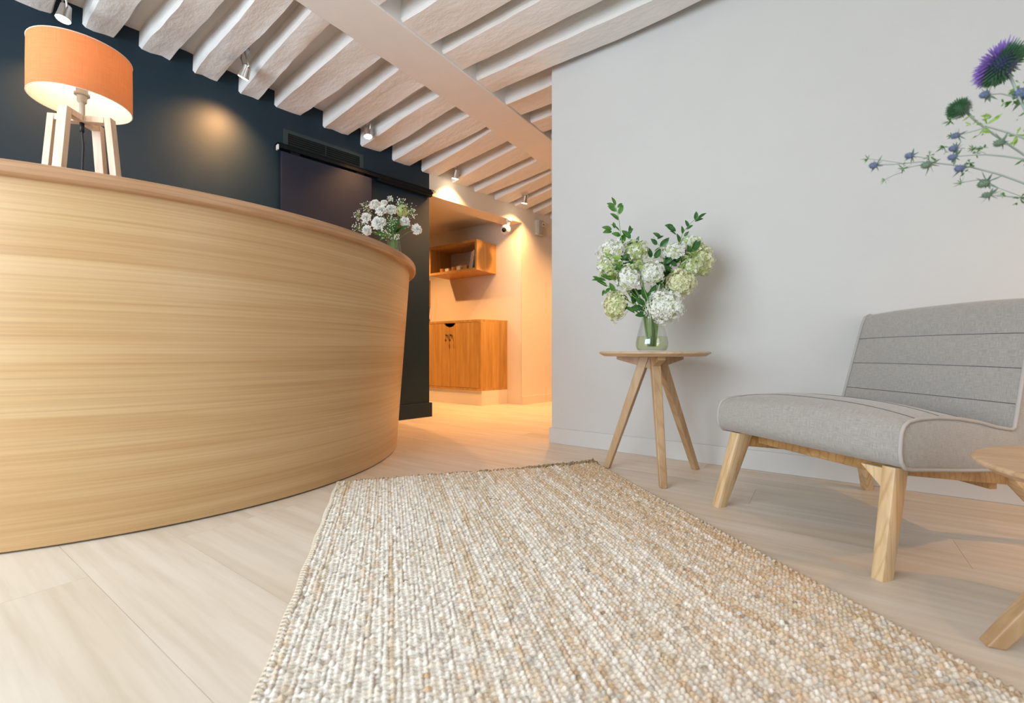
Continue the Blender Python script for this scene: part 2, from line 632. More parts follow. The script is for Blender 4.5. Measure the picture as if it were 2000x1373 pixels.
def wob(seed, amp):
    r = random.Random(seed)
    ks = [(r.uniform(1.5, 9), r.uniform(0, 6.28), r.uniform(0.4, 1.0)) for _ in range(4)] + [(r.uniform(18, 45), r.uniform(0, 6.28), r.uniform(0.3, .8)) for _ in range(3)]
    return lambda t: amp * sum(a * math.sin(k * t + p) / (0.35 + 0.14 * k) for k, p, a in ks)


def joist(name, xa, ya0, ya1, za, xb, yb0, yb1, zb, seed, amp=0.003, top=0.17):
    """xa end .. xb end; y0 near edge, y1 far edge, z the underside"""
    n = max(10, int(abs(xb - xa) / 0.03))
    wn, wf, wz1, wz2, wz = (wob(seed * 7 + k, amp * (1, 1, .7, .7, .6)[k]) for k in range(5))
    rows = []
    for i in range(n + 1):
        t = i / n
        x = xa + (xb - xa) * t
        y0 = ya0 + (yb0 - ya0) * t + wn(x)
        y1 = ya1 + (yb1 - ya1) * t + wf(x)
        z = za + (zb - za) * t
        r = 0.012
        rows.append([(x, y0 + 0.004, z + top), (x, y0 + 0.002, z + top * .5 + wz(x)), (x, y0, z + r + wz1(x)), (x, y0 + r, z + wz1(x)),
                     (x, y0 + (y1 - y0) * .35, z + wz(x) * .8), (x, y0 + (y1 - y0) * .7, z + wz(x * 1.3) * .8),
                     (x, y1 - r * .5, z + wz2(x)), (x, y1, z + r * .8 + wz2(x)), (x, y1 - 0.002, z + top * .5), (x, y1 - 0.004, z + top)])
    m = MB()
    m.grid(rows, close_u=True)
    k = len(rows[0])
    m.f += [tuple(reversed(range(k))), tuple(range(n * k, (n + 1) * k))]
    m.mi += [0, 0]
    if xb < xa:
        m.f = [tuple(reversed(f)) for f in m.f]
    return m.build(name, M['plaster'], ceiling, smooth=True, angle=28)


wall_t = [(-1.72, -1.56), (-1.38, -1.22), (-1.02, -0.86), (-0.66, -0.5), (-0.3, -0.14), (0.02, 0.2), (.37, .53), (.632, .752), (.848, .988), (1.08, 1.209), (1.306, 1.43), (1.518, 1.69), (1.831, 2.01),
          (2.107, 2.272), (2.366, 2.536), (2.635, 2.807), (2.95, 3.12), (3.208, 3.373), (3.469, 3.639), (3.74, 3.90), (4.02, 4.18), (4.3, 4.46), (4.6, 4.76)]
gird_t = [(-1.72, -1.56), (-1.38, -1.22), (-1.02, -0.86), (-0.66, -0.5), (-0.3, -0.14), (0.02, 0.2), (.35, .50), (.6, .74), (.82, .96), (1.03, 1.16), (1.233, 1.346), (1.472, 1.674), (1.78, 1.99),
          (2.112, 2.289), (2.417, 2.618), (2.683, 2.903), (3.011, 3.243), (3.34, 3.55), (3.62, 3.82), (3.9, 4.1), (4.18, 4.36), (4.46, 4.64), (4.75, 4.92)]
for i, ((a0, a1), (b0, b1)) in enumerate(zip(wall_t, gird_t)):
    am = (a0 + a1) / 2
    joist('beam', wallx(am) - 0.03, a0, a1, zw(am), GX0 + 0.05, b0, b1, 2.222, 11 + i, 0.0048 if am < 2.6 else 0.003)
right_t = [-1.6, -1.25, -0.9, -0.55, -0.2, 0.12, 0.42, 0.72, 0.99, (1.22, 1.428), (1.545, 1.766), (1.841, 2.026), (2.143, 2.313), (2.451, 2.656), (2.765, 2.95), 3.08, 3.4, 3.72, 4.05, 4.4, 4.75]
for i, q in enumerate(right_t):
    a0, a1 = q if isinstance(q, tuple) else (q, q + 0.17)
    joist('beam', GX1 - 0.05, a0, a1, 2.226, X1, a0 - 0.04, a1 - 0.04, 2.235, 60 + i, 0.0048 if i != 10 else 0.002)
mb = MB()
mb.box(GX0, GX1, Y0, Y1, 2.213, 2.5)
mb.build('girder', M['ceil'], ceiling, bevel=0.006)


# ------------------------------------------------------------------ reception desk
DC, DB, DT, DO, DI = (-2.9, 0.85), 1.25, 1.324, 1.359, 0.74
A0, A1, NA = math.radians(-86), math.radians(82), 120
desk = empty('reception_desk', (DC[0], DC[1], 0), 'large curved reception desk with honey oak veneer front and darker wooden counter top', 'desk')


def ring(r, z, k):
    a = A0 + (A1 - A0) * k / NA
    return (DC[0] + r * math.cos(a), DC[1] + r * math.sin(a), z)


def uvk(k, v, r=1.3):
    return ((A1 - A0) * k / NA * r, v)


zs = [0.006 + (1.004 - 0.006) * i / 8 for i in range(9)]
rz = lambda z: DB + (DT - DB) * z / 1.005
mb = MB()
prof = [(rz(z), z) for z in zs] + [(rz(z) - 0.022, z) for z in reversed(zs)]
mb.grid([[ring(r, z, k) for k in range(NA + 1)] for r, z in prof], [[uvk(k, z) for k in range(NA + 1)] for r, z in prof])
n = NA + 1
mb.f.append(tuple(i * n for i in range(len(prof))))
mb.f.append(tuple(i * n + NA for i in reversed(range(len(prof)))))
mb.f += [((len(prof) - 1) * n + k, (len(prof) - 1) * n + k + 1, k + 1, k) for k in range(NA)]
mb.mi += [0] * (2 + NA)
mb.build('front_panel', M['desk'], desk, smooth=True, angle=40)
mb = MB()
prof = [(DB - 0.02, 0.0), (DB - 0.02, 0.007), (DB - 0.06, 0.007), (DB - 0.06, 0.0), (DB - 0.02, 0.0)]
mb.grid([[ring(r, z, k) for k in range(NA + 1)] for r, z in prof])
mb.build('plinth', M['black'], desk)
mb = MB()
zt, zb_ = 1.041, 1.004
prof = [(DO - 0.006, zt), (DO - 0.0018, zt - 0.0018), (DO, zt - 0.006), (DO, zb_ + 0.012), (DO - 0.003, zb_ + 0.005), (DO - 0.011, zb_), (DI, zb_), (DI, zt), (DO - 0.006, zt)]
lens_ = [0, .004, .01, .035, .042, .05, .6, .64, 1.3]
mb.grid([[ring(r, z, k) for k in range(NA + 1)] for r, z in prof], [[uvk(k, q) for k in range(NA + 1)] for q in lens_])
mb.f.append(tuple(i * n for i in range(len(prof) - 1)))
mb.f.append(tuple(i * n + NA for i in reversed(range(len(prof) - 1))))
mb.mi += [0, 0]
tag(mb.build('counter_top', M['counter'], desk, smooth=True, angle=35), 'reddish brown wooden counter top')
for k, nm in ((3, 'end_panel'), (NA - 3, 'end_panel')):
    a = A0 + (A1 - A0) * k / NA
    mb = MB()
    beam(mb, (DC[0] + (DI + .03) * math.cos(a), DC[1] + (DI + .03) * math.sin(a), 0.503), (DC[0] + (DB - .05) * math.cos(a), DC[1] + (DB - .05) * math.sin(a), 0.503), 0.025, 1.0)
    mb.build(nm, M['desk'], desk)

# ------------------------------------------------------------------ rug
RT = W(-0.728, 1.868)
ux, uy = W(1.131, 0.312).normalized(), W(0.268, -0.963).normalized()
ux.z = uy.z = 0
RW, RL = 1.172, 2.45
nc, nr, sa, sb = 104, 232, 4, 4
rs = np.random.RandomState(3)
U = nc * sa + 1
V = nr * sb + 1
uu, vv = np.meshgrid(np.arange(U) / sa, np.arange(V) / sb)       # column, row numbers
ci = np.clip(np.floor(uu).astype(int), 0, nc - 1)
shift = (0.5 + 0.4 * np.sin(np.arange(nc) * 0.09) + 0.22 * (rs.rand(nc) - .5)) % 1.0
vs_ = vv + shift[ci]
ri = np.floor(vs_).astype(int)
fu, fv = uu - ci, vs_ - ri
ri = np.clip(ri, 0, nr)
kamp = 0.5 + 0.7 * rs.rand(nc, nr + 2)
hgt = (0.58 + 0.42 * np.abs(np.sin(PI * np.clip(fu, 0, 1))) ** 0.7) * (0.02 + 0.98 * np.abs(np.sin(PI * fv)) ** 0.6) * kamp[ci, ri]
wave = 0.0012 * np.sin(uu * 0.31 + 2 * np.sin(vv * 0.02)) + 0.0008 * np.sin(vv * 0.13 + uu * .05)
z = 0.0035 + 0.0092 * hgt + wave
jit = 0.0013 * np.sin(vv * 0.23 + ci * 1.7) + 0.004 * np.sin(vv * 0.021 + uu * 0.03)
edge_j = (rs.rand(V) - .5) * 0.006 + 0.004 * np.sin(np.arange(V) * .05)
jx = jit.copy()
jx[:, 0] += edge_j
jx[:, -1] += edge_j[::-1]
far = 0.006 * np.sin(np.arange(U) * 0.035) + 0.004 * (rs.rand(U) - .5)
px_ = uu / nc * RW + jx
py_ = vv / nr * RL + far[None, :] * np.exp(-vv / 8)
border = (uu < 0.01) | (uu > nc - 0.01) | (vv < 0.01) | (vv > nr - .01)
z = np.where(border, 0.0006, z)
# raised frayed corner at the back right
zc = 0.010 * np.exp(-((uu - nc) / 16) ** 2 - (vv / 5) ** 2)
z = z + np.where(border & (vv > 2), 0, zc)
X = RT.x + ux.x * px_ + uy.x * py_
Y = RT.y + ux.y * px_ + uy.y * py_
co = np.stack([X, Y, z], -1).reshape(-1, 3).astype(np.float32)
idx = np.arange(U * V).reshape(V, U)
quads = np.stack([idx[:-1, :-1], idx[1:, :-1], idx[1:, 1:], idx[:-1, 1:]], -1).reshape(-1, 4)
me = bpy.data.meshes.new('rug')
me.vertices.add(len(co))
me.vertices.foreach_set('co', co.ravel())
me.loops.add(quads.size)
me.loops.foreach_set('vertex_index', quads.ravel().astype(np.int32))
me.polygons.add(len(quads))
me.polygons.foreach_set('loop_start', np.arange(0, quads.size, 4, dtype=np.int32))
me.polygons.foreach_set('use_smooth', np.ones(len(quads), dtype=bool))
me.update(calc_edges=True)
pal = np.array([(0.84, 0.80, 0.74), (0.78, 0.71, 0.62), (0.72, 0.60, 0.46), (0.64, 0.48, 0.32), (0.62, 0.585, 0.53), (0.42, 0.35, 0.27), (0.68, 0.46, 0.27)])


def smooth1(a, k, axis):
    ker = np.ones(k) / k
    return np.apply_along_axis(lambda m: np.convolve(m, ker, 'same'), axis, a)


tone = smooth1(rs.randn(nc, nr + 2), 21, 1) * 2.6 + rs.randn(nc, 1) * 0.5 + rs.randn(nc, nr + 2) * 0.5
cc = np.arange(nc)[:, None] / nc
rr = np.arange(nr + 2)[None, :] / nr
tone = tone - 0.08 + 2.0 * (cc - 0.48) + 1.1 * np.exp(-rr * 7) + 0.9 * np.exp(-((cc - 0.03) / 0.03) ** 2)
k_ = np.zeros((nc, nr + 2), dtype=int)
k_[tone > -0.45] = 1
k_[tone > 0.55] = 2
k_[tone > 1.6] = 3
r2 = rs.rand(nc, nr + 2)
k_[r2 < 0.05] = 4
k_[(r2 > 0.05) & (r2 < 0.058)] = 5
g2 = smooth1(rs.randn(nc, nr + 2), 7, 1)
k_[(g2 > 1.15)] = 6
kc = pal[k_] * (0.90 + 0.20 * rs.rand(nc, nr + 2, 1))
col = kc[ci, ri]
groove_shade = np.clip(hgt * 1.5, 0.35, 1.0)[..., None]
fr = 0.85 + 0.15 * groove_shade  # yarn colour darkened between knots, standing in for shade in the grooves
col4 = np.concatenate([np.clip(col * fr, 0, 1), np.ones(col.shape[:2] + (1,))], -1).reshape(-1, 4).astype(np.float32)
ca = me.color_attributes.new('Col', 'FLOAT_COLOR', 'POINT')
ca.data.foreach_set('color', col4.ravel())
m, nt, b = nodes('jute_yarn')
at = nt.nodes.new('ShaderNodeAttribute')
at.attribute_name = 'Col'
nz = add_noise(nt, coords(nt, 'World'), 420, 3, 0.7)
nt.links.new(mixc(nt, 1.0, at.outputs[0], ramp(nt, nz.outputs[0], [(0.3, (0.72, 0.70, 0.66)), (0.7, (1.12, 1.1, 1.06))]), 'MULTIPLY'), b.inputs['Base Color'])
b.inputs['Roughness'].default_value = 0.85
b.inputs['Specular IOR Level'].default_value = 0.25
bump(nt, b, nz.outputs[0], 0.5, 0.0015)
M['jute'] = m
me.materials.append(m)
rug = bpy.data.objects.new('rug', me)
C.objects.link(rug)
tag(rug, 'long rectangular woven jute rug in cream, tan and brown streaks on the oak floor', 'rug')
# loose yarn ends along the back edge and stitched loops along the left edge
mb = MB()
for i in range(420):
    t = 1 - .30 * rs.rand() ** 1.4 if i < 230 else rs.rand() ** 0.6
    k = max(0.0, (t - .68) / .32)
    p = RT + ux * (RW * t) + uy * rs.uniform(-.012, .006 + .018 * k) + Vector((0, 0, 0.007 + 0.010 * k * rs.rand()))
    dr = (ux * rs.uniform(-1, 1) - uy * rs.uniform(-0.4, .9)) * (0.006 + 0.009 * t)
    up_ = Vector((0, 0, rs.uniform(0.0, 0.004 + .012 * k)))
    mb.tube([p, p + dr * .6 + up_, p + dr * 1.2 + up_ * .5 - Vector((0, 0, .002)), p + dr * 1.1 + Vector((0, 0, -.005))], [0.0028, 0.003, 0.0028, 0.0016], 5)
tag(mb.build('fringe', paint('dark_jute', (0.52, 0.40, 0.22), 0.9, (90, 90, 90), 0.1, 0.002, 0.36), rug, smooth=True), kind='stuff')
mb = MB()
for i in range(190):
    v = RL * (i + .5) / 190
    q = RT + uy * v + ux * (0.002 + 0.002 * math.sin(v * 30))
    mb.tube([q - ux * .004 + Vector((0, 0, 0.002)), q - ux * 0.002 + uy * .002 + Vector((0, 0, 0.009)), q + ux * .007 + uy * .005 + Vector((0, 0, 0.011)), q + ux * .013 + uy * .007 + Vector((0, 0, 0.006))], [0.0024, 0.0028, 0.0028, 0.0018], 6)
for i in range(150):
    v = RL * (i + .5) / 150
    q = RT + uy * v + ux * (RW - 0.002)
    mb.tube([q + ux * .003 + Vector((0, 0, 0.002)), q + uy * .001 + Vector((0, 0, 0.009)), q - ux * .008 + uy * .004 + Vector((0, 0, 0.010)), q - ux * .012 + uy * .006 + Vector((0, 0, 0.005))], [0.003, 0.0038, 0.0036, 0.002], 6)
tag(mb.build('edge_stitching', plain('tan_jute', (0.62, 0.53, 0.41), 0.9), rug, smooth=True), kind='stuff')


# ------------------------------------------------------------------ tripod tables
def tripod_table(c, zt, r, feet, label, spread_top=0.034):
    t = empty('side_table', (c.x, c.y, 0), label, 'table', 'round oak tripod tables')
    mb = MB()
    mb.lathe([(0.0, zt), (r - 0.004, zt), (r, zt - 0.004), (r - 0.0005, zt - 0.008), (r - 0.022, zt - 0.021), (0, zt - 0.021)], 72, (c.x, c.y, 0))
    mb.build('table_top', M['table_top'], t, smooth=True, origin=(c.x, c.y, zt), angle=25)
    for f in feet:
        f = Vector(f)
        d = Vector((f.x - c.x, f.y - c.y, 0)).normalized()
        # bracket arm beneath the top
        s = Vector((-d.y, d.x, 0))
        a0, a1 = 0.0, r * 0.70
        z1, zn, zf = zt - 0.0215, zt - 0.080, zt - 0.036
        w = 0.016
        mb = MB()
        c0 = Vector((c.x, c.y, 0))
        pts = []
        for q in (-1, 1):
            pts.append([c0 + d * a0 + s * w * q + Vector((0, 0, zn)), c0 + d * a1 + s * w * q + Vector((0, 0, zf)), c0 + d * a1 + s * w * q + Vector((0, 0, z1)), c0 + d * a0 + s * w * q + Vector((0, 0, z1))])
        mb.hexa([pts[0][0], pts[1][0], pts[1][1], pts[0][1], pts[0][3], pts[1][3], pts[1][2], pts[0][2]])
        mb.build('bracket', M['table'], t, origin=(c.x, c.y, zt - 0.05), bevel=0.002)
        # leg: sheared bar so that foot and head stay horizontal
        top = c0 + d * spread_top + Vector((0, 0, zt - 0.022))
        bot = Vector((f.x, f.y, 0))
        wt, dt_, wb, db = 0.020, 0.022, 0.0150, 0.0145
        mb = MB()
        q = []
        for p, ww, dd in ((bot, wb, db), (top, wt, dt_)):
            q += [p - s * ww - d * dd, p + s * ww - d * dd, p + s * ww + d * dd, p - s * ww + d * dd]
        q = [q[1], q[0], q[3], q[2], q[5], q[4], q[7], q[6]]
        mb.hexa([q[1], q[0], q[3], q[2], q[5], q[4], q[7], q[6]])
        mb.build('leg', M['table'], t, origin=((top + bot) / 2), bevel=0.004, seg=3)
    return t


T1 = W(0.629, 2.0)
tripod_table(T1, 0.55, 0.237, [W(0.611, 1.815), W(0.449, 2.125), W(0.860, 2.105)], 'tall round oak tripod side table holding the hydrangea vase beside the white wall')
T2 = W(1.124, 0.7515)
tripod_table(T2, 0.34, 0.25, [W(0.900, 0.842), W(1.32, 0.90), W(1.14, 0.50)], 'low round oak tripod table at the right edge, in front of the armchair')

# ------------------------------------------------------------------ armchair
FL, FR, Q = Vector((0.738, 1.602)), Vector((0.92, 1.066)), Vector((0.957, 0.289))


def ch(a, s, z, out=0.0):
    """a across the seat (0 left, 1 right), s back from the front edge"""
    k = 0.93 + 0.30 * (0.5 - a)
    p = FL.lerp(FR, a) + Q * (s * k)
    w = (FR - FL).normalized()
    p = p + w * out
    return W(p.x, p.y, z)


cc0 = ch(0.5, 0.35, 0)
chair = empty('armchair', (cc0.x, cc0.y, 0), 'low armless lounge chair in grey linen with piped edges and pale wooden legs', 'chair')


def cushion(prof, crown, name, na=22, seams=(), bulge=0.0, CW=0.55):
    """prof: closed list of (s, z, top weight) around the side outline"""
    rows, uvr = [], []
    arc = [0.0]
    for i in range(1, len(prof) + 1):
        a, b = prof[i - 1], prof[i % len(prof)]
        arc.append(arc[-1] + math.hypot(a[0] - b[0], a[1] - b[1]))
    for j in range(na + 1):
        a = 0.5 - 0.5 * math.cos(PI * j / na) if False else j / na
        a = 0.5 + 0.5 * math.sin(PI * (a - .5)) * 0.55 + (a - .5) * 0.45
        cr = (1 - abs(2 * a - 1) ** 2.6)
        r, q = [], []
        for i, (s, z, wt, ds, dz) in enumerate(prof):
            r.append(ch(a, s + ds * wt * crown * cr, z + dz * wt * crown * cr))
            q.append((a * CW, arc[i]))
        r.append(r[0])
        q.append((a * CW, arc[-1]))
        rows.append(r)
        uvr.append(q)
    m = MB()
    m.grid(rows, uvr)
    # side faces, slightly domed
    for j, sg in ((0, -1), (na, 1)):
        ring0 = rows[j][:-1]
        cs = sum((p[0] for p in prof)) / len(prof)
        cz = sum((p[1] for p in prof)) / len(prof)
        a = 0 if j == 0 else 1
        inner = [ch(a, cs + (p[0] - cs) * .82, cz + (p[1] - cz) * .82, sg * bulge) for p in prof]
        inner2 = [ch(a, cs + (p[0] - cs) * .4, cz + (p[1] - cz) * .4, sg * bulge * 1.2) for p in prof]
        L = len(ring0)
        vs = ring0 + inner + inner2 + [ch(a, cs, cz, sg * bulge * 1.25)]
        uvs = [(p[0], p[1]) for p in prof] + [(cs + (p[0] - cs) * .82, cz + (p[1] - cz) * .82) for p in prof] + [(cs + (p[0] - cs) * .4, cz + (p[1] - cz) * .4) for p in prof] + [(cs, cz)]
        fs = []
        for i in range(L):
            i2 = (i + 1) % L
            for o1, o2 in ((0, L), (L, 2 * L)):
                f = (o1 + i, o1 + i2, o2 + i2, o2 + i)
                fs.append(f if sg < 0 else tuple(reversed(f)))
            f = (2 * L + i, 2 * L + i2, 3 * L)
            fs.append(f if sg < 0 else tuple(reversed(f)))
        m.add(vs, fs, 0, uvs)
    return m.build(name, M['fabric'], chair, smooth=True, angle=60), rows


def dens(pts, k=3):
    out = []
    n = len(pts)
    for i in range(n - 1):
        for j in range(k):
            t = j / k
            out.append(tuple(a + (b - a) * t for a, b in zip(pts[i], pts[i + 1])))
    out.append(pts[-1])
    return out


# (s, z, crown weight, crown direction s, z)
seat_top = [(0.0, 0.335, .3, -1, 0), (0.004, 0.355, .4, -.8, .4), (0.014, 0.371, .6, -.5, .8), (0.035, 0.381, .8, 0, 1), (0.08, 0.386, 1.0, 0, 1), (0.16, 0.387, 1.1, 0, 1), (0.26, 0.381, 1.0, 0, 1), (0.36, 0.369, .8, 0, 1), (0.45, 0.353, .4, 0, 1), (0.53, 0.343, .1, 0, 1), (0.60, 0.335, 0, 0, 1)]
seat_prof = seat_top + [(0.60, 0.235, 0, 0, 0), (0.5, 0.24, 0, 0, 0), (0.3, 0.25, 0, 0, 0), (0.12, 0.262, 0, 0, 0), (0.05, 0.266, 0, 0, 0), (0.018, 0.272, 0, -1, 0), (0.003, 0.288, .2, -1, 0), (-0.002, 0.31, .3, -1, 0)]
seat, srows = cushion(dens(seat_prof + [seat_prof[0]], 2)[:-1], 0.026, 'seat', bulge=0.006)
bl = lambda z: 0.545 + (z - 0.34) * 0.335      # backrest front line
bt = 0.075
bp = []
for z_, w_ in ((0.345, 0.2), (0.37, .5), (0.40, .55), (0.41, .40), (0.42, .55), (0.46, .9), (0.495, .85), (0.505, .6), (0.515, .85), (0.55, 1.0), (0.59, .85), (0.60, .6), (0.61, .8), (0.64, .8), (0.67, .5)):
    bp.append((bl(z_), z_, w_, -1, 0.2))
bp += [(bl(.685) + .006, 0.688, .3, 0, 1), (bl(.69) + .025, 0.697, .4, 0, 1), (bl(.69) + .05, 0.693, .2, 0, 1), (bl(.68) + bt - .01, 0.675, 0, 0, 1), (bl(.5) + bt + .012, 0.5, 0, 0, 0), (bl(.34) + bt + .02, 0.33, 0, 0, 0), (bl(.34) + bt + 0.01, 0.26, 0, 0, 0), (0.60, 0.235, 0, 0, 0), (0.56, 0.25, 0, 0, 0), (0.546, 0.30, 0, 0, 0)]
back, brows = cushion(bp, 0.022, 'backrest', bulge=0.004)


def along(rows, prof_i, name, r, mat, off=0.0, par=chair):
    m = MB()
    m.tube([Vector(rw[prof_i]) + Vector((0, 0, off)) for rw in rows], r, 6)
    return m.build(name, mat, par, smooth=True)


# piping: round the side outline of seat and up the front edge of the backrest, both sides
ns = len(dens(seat_prof + [seat_prof[0]], 2)) - 1
for j in (0, -1):
    sg = -1 if j == 0 else 1
    a = 0 if j == 0 else 1
    pp = dens(seat_prof + [seat_prof[0]], 2)
    line = [ch(a, s, z + 0.001, sg * 0.002) for s, z, *_ in pp if s < 0.545]
    i0 = next(i for i, q in enumerate(pp) if q[0] >= 0.545)
    i1 = next(i for i in range(len(pp) - 1, -1, -1) if pp[i][0] >= 0.545)
    loop = [ch(a, q[0], q[1], sg * 0.002) for q in pp[i1 + 1:]] + [ch(a, q[0], q[1] + .001, sg * 0.002) for q in pp[1:i0]]
    up_ = [ch(a, bl(z_) - .002, z_, sg * 0.002) for z_ in (0.35, 0.38, 0.45, 0.52, 0.6, 0.66)] + [ch(a, bl(.685) + .004, .688, sg * .002), ch(a, bl(.69) + .025, .698, sg * .002), ch(a, bl(.69) + .05, .695, sg * .002), ch(a, bl(.68) + bt - .008, .676, sg * .002)]
    m = MB()
    m.tube(loop + up_, 0.0048, 8)
    m.build('piping', M['piping'], chair, smooth=True)
# dark seams
for zz in (0.41, 0.505, 0.60):
    i = min(range(len(bp)), key=lambda k: abs(bp[k][1] - zz) + (10 if k > 15 else 0))
    along(brows, i, 'seam', 0.0011, M['thread'])
pp = dens(seat_prof + [seat_prof[0]], 2)
for s_ in (0.078, 0.20, 0.345):
    i = min(range(22), key=lambda k: abs(pp[k][0] - s_))
    along(srows, i, 'seam', 0.0008, M['thread'], 0.0004)


def leg(top, bot, w, d, w2, d2, name, mat, dr, par=chair, rot=0):
    top, bot = Vector(top), Vector(bot)
    dr = Vector(dr).normalized()
    s = Vector((-dr.y, dr.x, 0))
    m = MB()
    N = 14
    rows = []
    for p, ww, dd in ((bot, w2, d2), (bot.lerp(top, .5), (w + w2) / 2, (d + d2) / 2), (top, w, d)):
        r = []
        for k in range(N):
            an = 2 * PI * k / N
            cx_, sy_ = math.cos(an), math.sin(an)
            e = 0.36
            r.append(p + s * ww * math.copysign(abs(cx_) ** e, cx_) + dr * dd * math.copysign(abs(sy_) ** e, sy_))
        rows.append(r)
    m.grid(rows, close_u=True)
    m.f += [tuple(reversed(range(N))), tuple(range(2 * N, 3 * N))]
    m.mi += [0, 0]
    return m.build(name, mat, par, smooth=True, origin=(top + bot) / 2, angle=40)


qd = W(Q.x, Q.y)
qd.z = 0
fl_b, fr_b = W(0.738, 1.60), W(0.897, 1.088)
bl_b, br_b = W(1.417, 1.79), W(1.585, 1.262)
leg(ch(0.085, 0.052, 0.268), fl_b, 0.022, 0.034, 0.017, 0.020, 'leg', M['chair_wood'], qd)
leg(ch(0.945, 0.045, 0.268), fr_b, 0.0175, 0.025, 0.0155, 0.020, 'leg', M['chair_wood'], qd)
leg(ch(0.10, 0.575, 0.24), bl_b, 0.018, 0.026, 0.015, 0.018, 'leg', M['chair_wood'], qd)
leg(ch(0.92, 0.575, 0.24), br_b, 0.018, 0.026, 0.015, 0.018, 'leg', M['chair_wood'], qd)
for a_, za_, zb2 in ((0.085, 0.242, 0.168), (0.92, 0.266, 0.205)):
    m = MB()
    p0, p1 = ch(a_, 0.07, za_), ch(a_, 0.60, zb2)
    beam(m, p0, p1, 0.022, 0.046)
    m.build('side_rail', M['rail_wood'], chair, origin=(p0 + p1) / 2, bevel=0.003)
for s_, z_ in ((0.12, 0.246), (0.565, 0.185)):
    m = MB()
    p0, p1 = ch(0.1, s_, z_), ch(0.905, s_, z_)
    beam(m, p0, p1, 0.022, 0.038)
    m.build('cross_rail', M['rail_wood'], chair, origin=(p0 + p1) / 2, bevel=0.003)
# small wedge block behind the near front leg
m = MB()
p0 = ch(0.93, 0.03, 0.262)
w_ = (ch(0, 0, 0) - ch(1, 0, 0)).normalized()
e_ = qd.normalized() * 0.012
a1_, a2_, a3_ = p0, p0 + w_ * 0.055, p0 + Vector((0, 0, -0.062)) - w_ * 0.006
m.hexa([a1_ - e_, a2_ - e_, a3_ - e_, a3_ - e_ * .99, a1_ + e_, a2_ + e_, a3_ + e_, a3_ + e_ * .99])
m.build('corner_block', M['chair_wood'], chair, origin=p0)

# ------------------------------------------------------------------ table lamp on the desk
LC = W(-1.470, 1.535)
LZ = 1.0412
lamp = empty('table_lamp', (LC.x, LC.y, LZ), 'lit table lamp with an orange drum shade on four pale wooden legs, on the desk', 'lamp')
mb = MB()
zb, zt, R1 = 1.393, 1.568, 0.133
mb.lathe([(R1, zb), (R1, (zb + zt) / 2), (R1 - .001, zt)], 64, (LC.x, LC.y, 0))
mb.build('lamp_shade', M['shade'], lamp, smooth=True)
mb = MB()
mb.lathe([(R1 - .003, zt - .001), (R1 - .002, (zb + zt) / 2), (R1 - .002, zb + .001)], 64, (LC.x, LC.y, 0))
mb.build('shade_lining', M['shade_lining'], lamp, smooth=True)
mb = MB()
for z_ in (zb, zt):
    mb = MB()
    mb.tube([(LC.x + (R1 - .001) * math.cos(t * PI / 24), LC.y + (R1 - .001) * math.sin(t * PI / 24), z_) for t in range(49)], 0.0016, 5, cap=False)
    mb.build('shade_ring', M['shade_lining'], lamp)
mb = MB()
for k in range(3):
    a = k * 2 * PI / 3 + .4
    mb.tube([(LC.x + .02 * math.cos(a), LC.y + .02 * math.sin(a), zt - .02), (LC.x + (R1 - .002) * math.cos(a), LC.y + (R1 - .002) * math.sin(a), zt - .002)], 0.0014, 5)
mb.lathe([(.018, zt - .022), (.022, zt - .022), (.022, zt - .018), (.018, zt - .018)], 20, (LC.x, LC.y, 0))
mb.build('shade_carrier', M['shade_lining'], lamp)
zf = 1.352
for k, (an_, rt_, rb_) in enumerate(((44.8, .083, .112), (131.0, .066, .098))):
    a = math.radians(an_)
    d = Vector((math.cos(a), math.sin(a), 0))
    s = Vector((-d.y, d.x, 0))
    for sg in (-1, 1):
        m = MB()
        q = []
        for p in (LC + d * (rb_ * sg) + Vector((0, 0, LZ)), LC + d * (rt_ * sg) + Vector((0, 0, zf))):
            q += [p - s * .014 - d * .010, p + s * .014 - d * .010, p + s * .014 + d * .010, p - s * .014 + d * .010]
        m.hexa([q[0], q[3], q[2], q[1], q[4], q[7], q[6], q[5]])
        m.build('leg', M['lamp_wood'], lamp, origin=LC + d * (rb_ * sg) + Vector((0, 0, 1.2)), bevel=0.001)
    zz = zf - 0.0105
    e_in, e_out = (0.0, rt_ - .010) if k == 0 else (0.0145, rt_ - .010)
    for x0_, x1_ in (((-e_out, e_out),) if k == 0 else ((-e_out, -e_in), (e_in, e_out))):
        m = MB()
        beam(m, LC + d * x0_ + Vector((0, 0, zz)), LC + d * x1_ + Vector((0, 0, zz)), 0.028, 0.0205)
        m.build('crossbar', M['lamp_wood'], lamp, bevel=0.001)
mb = MB()
mb.lathe([(0, zf), (.008, zf), (.008, zf + .045), (.013, zf + .05), (.014, zf + .07), (.021, zf + .072), (.021, zf + .079), (.016, zf + .081), (.016, zf + .115), (0, zf + .115)], 20, (LC.x, LC.y, 0))
mb.build('socket', M['grey_plastic'], lamp, smooth=True, angle=30)
mb = MB()
mb.ball((LC.x, LC.y, zf + .145), .03, 16, 10)
mb.build('bulb', M['bulb'], lamp, smooth=True)
mb = MB()
mb.tube([LC + Vector((0, 0, zf - .02)), LC + Vector((.001, 0, zf - .05)), LC + Vector((.003, .003, 1.25)), LC + Vector((0, 0, 1.14)), LC + Vector((.006, -.004, 1.06)), LC + Vector((-.02, .015, 1.0455)), LC + Vector((-.12, .05, 1.0455))], .0035, 8)
mb.tube([LC + Vector((0, 0, zf - .021)), LC + Vector((0, 0, zf - .052))], .0065, 10)
mb.build('cord', M['black_cord'], lamp, smooth=True)
pl = bpy.data.lights.new('lamp_light', 'POINT')
pl.energy = LAMP_W
pl.color = (1.0, 0.72, 0.42)
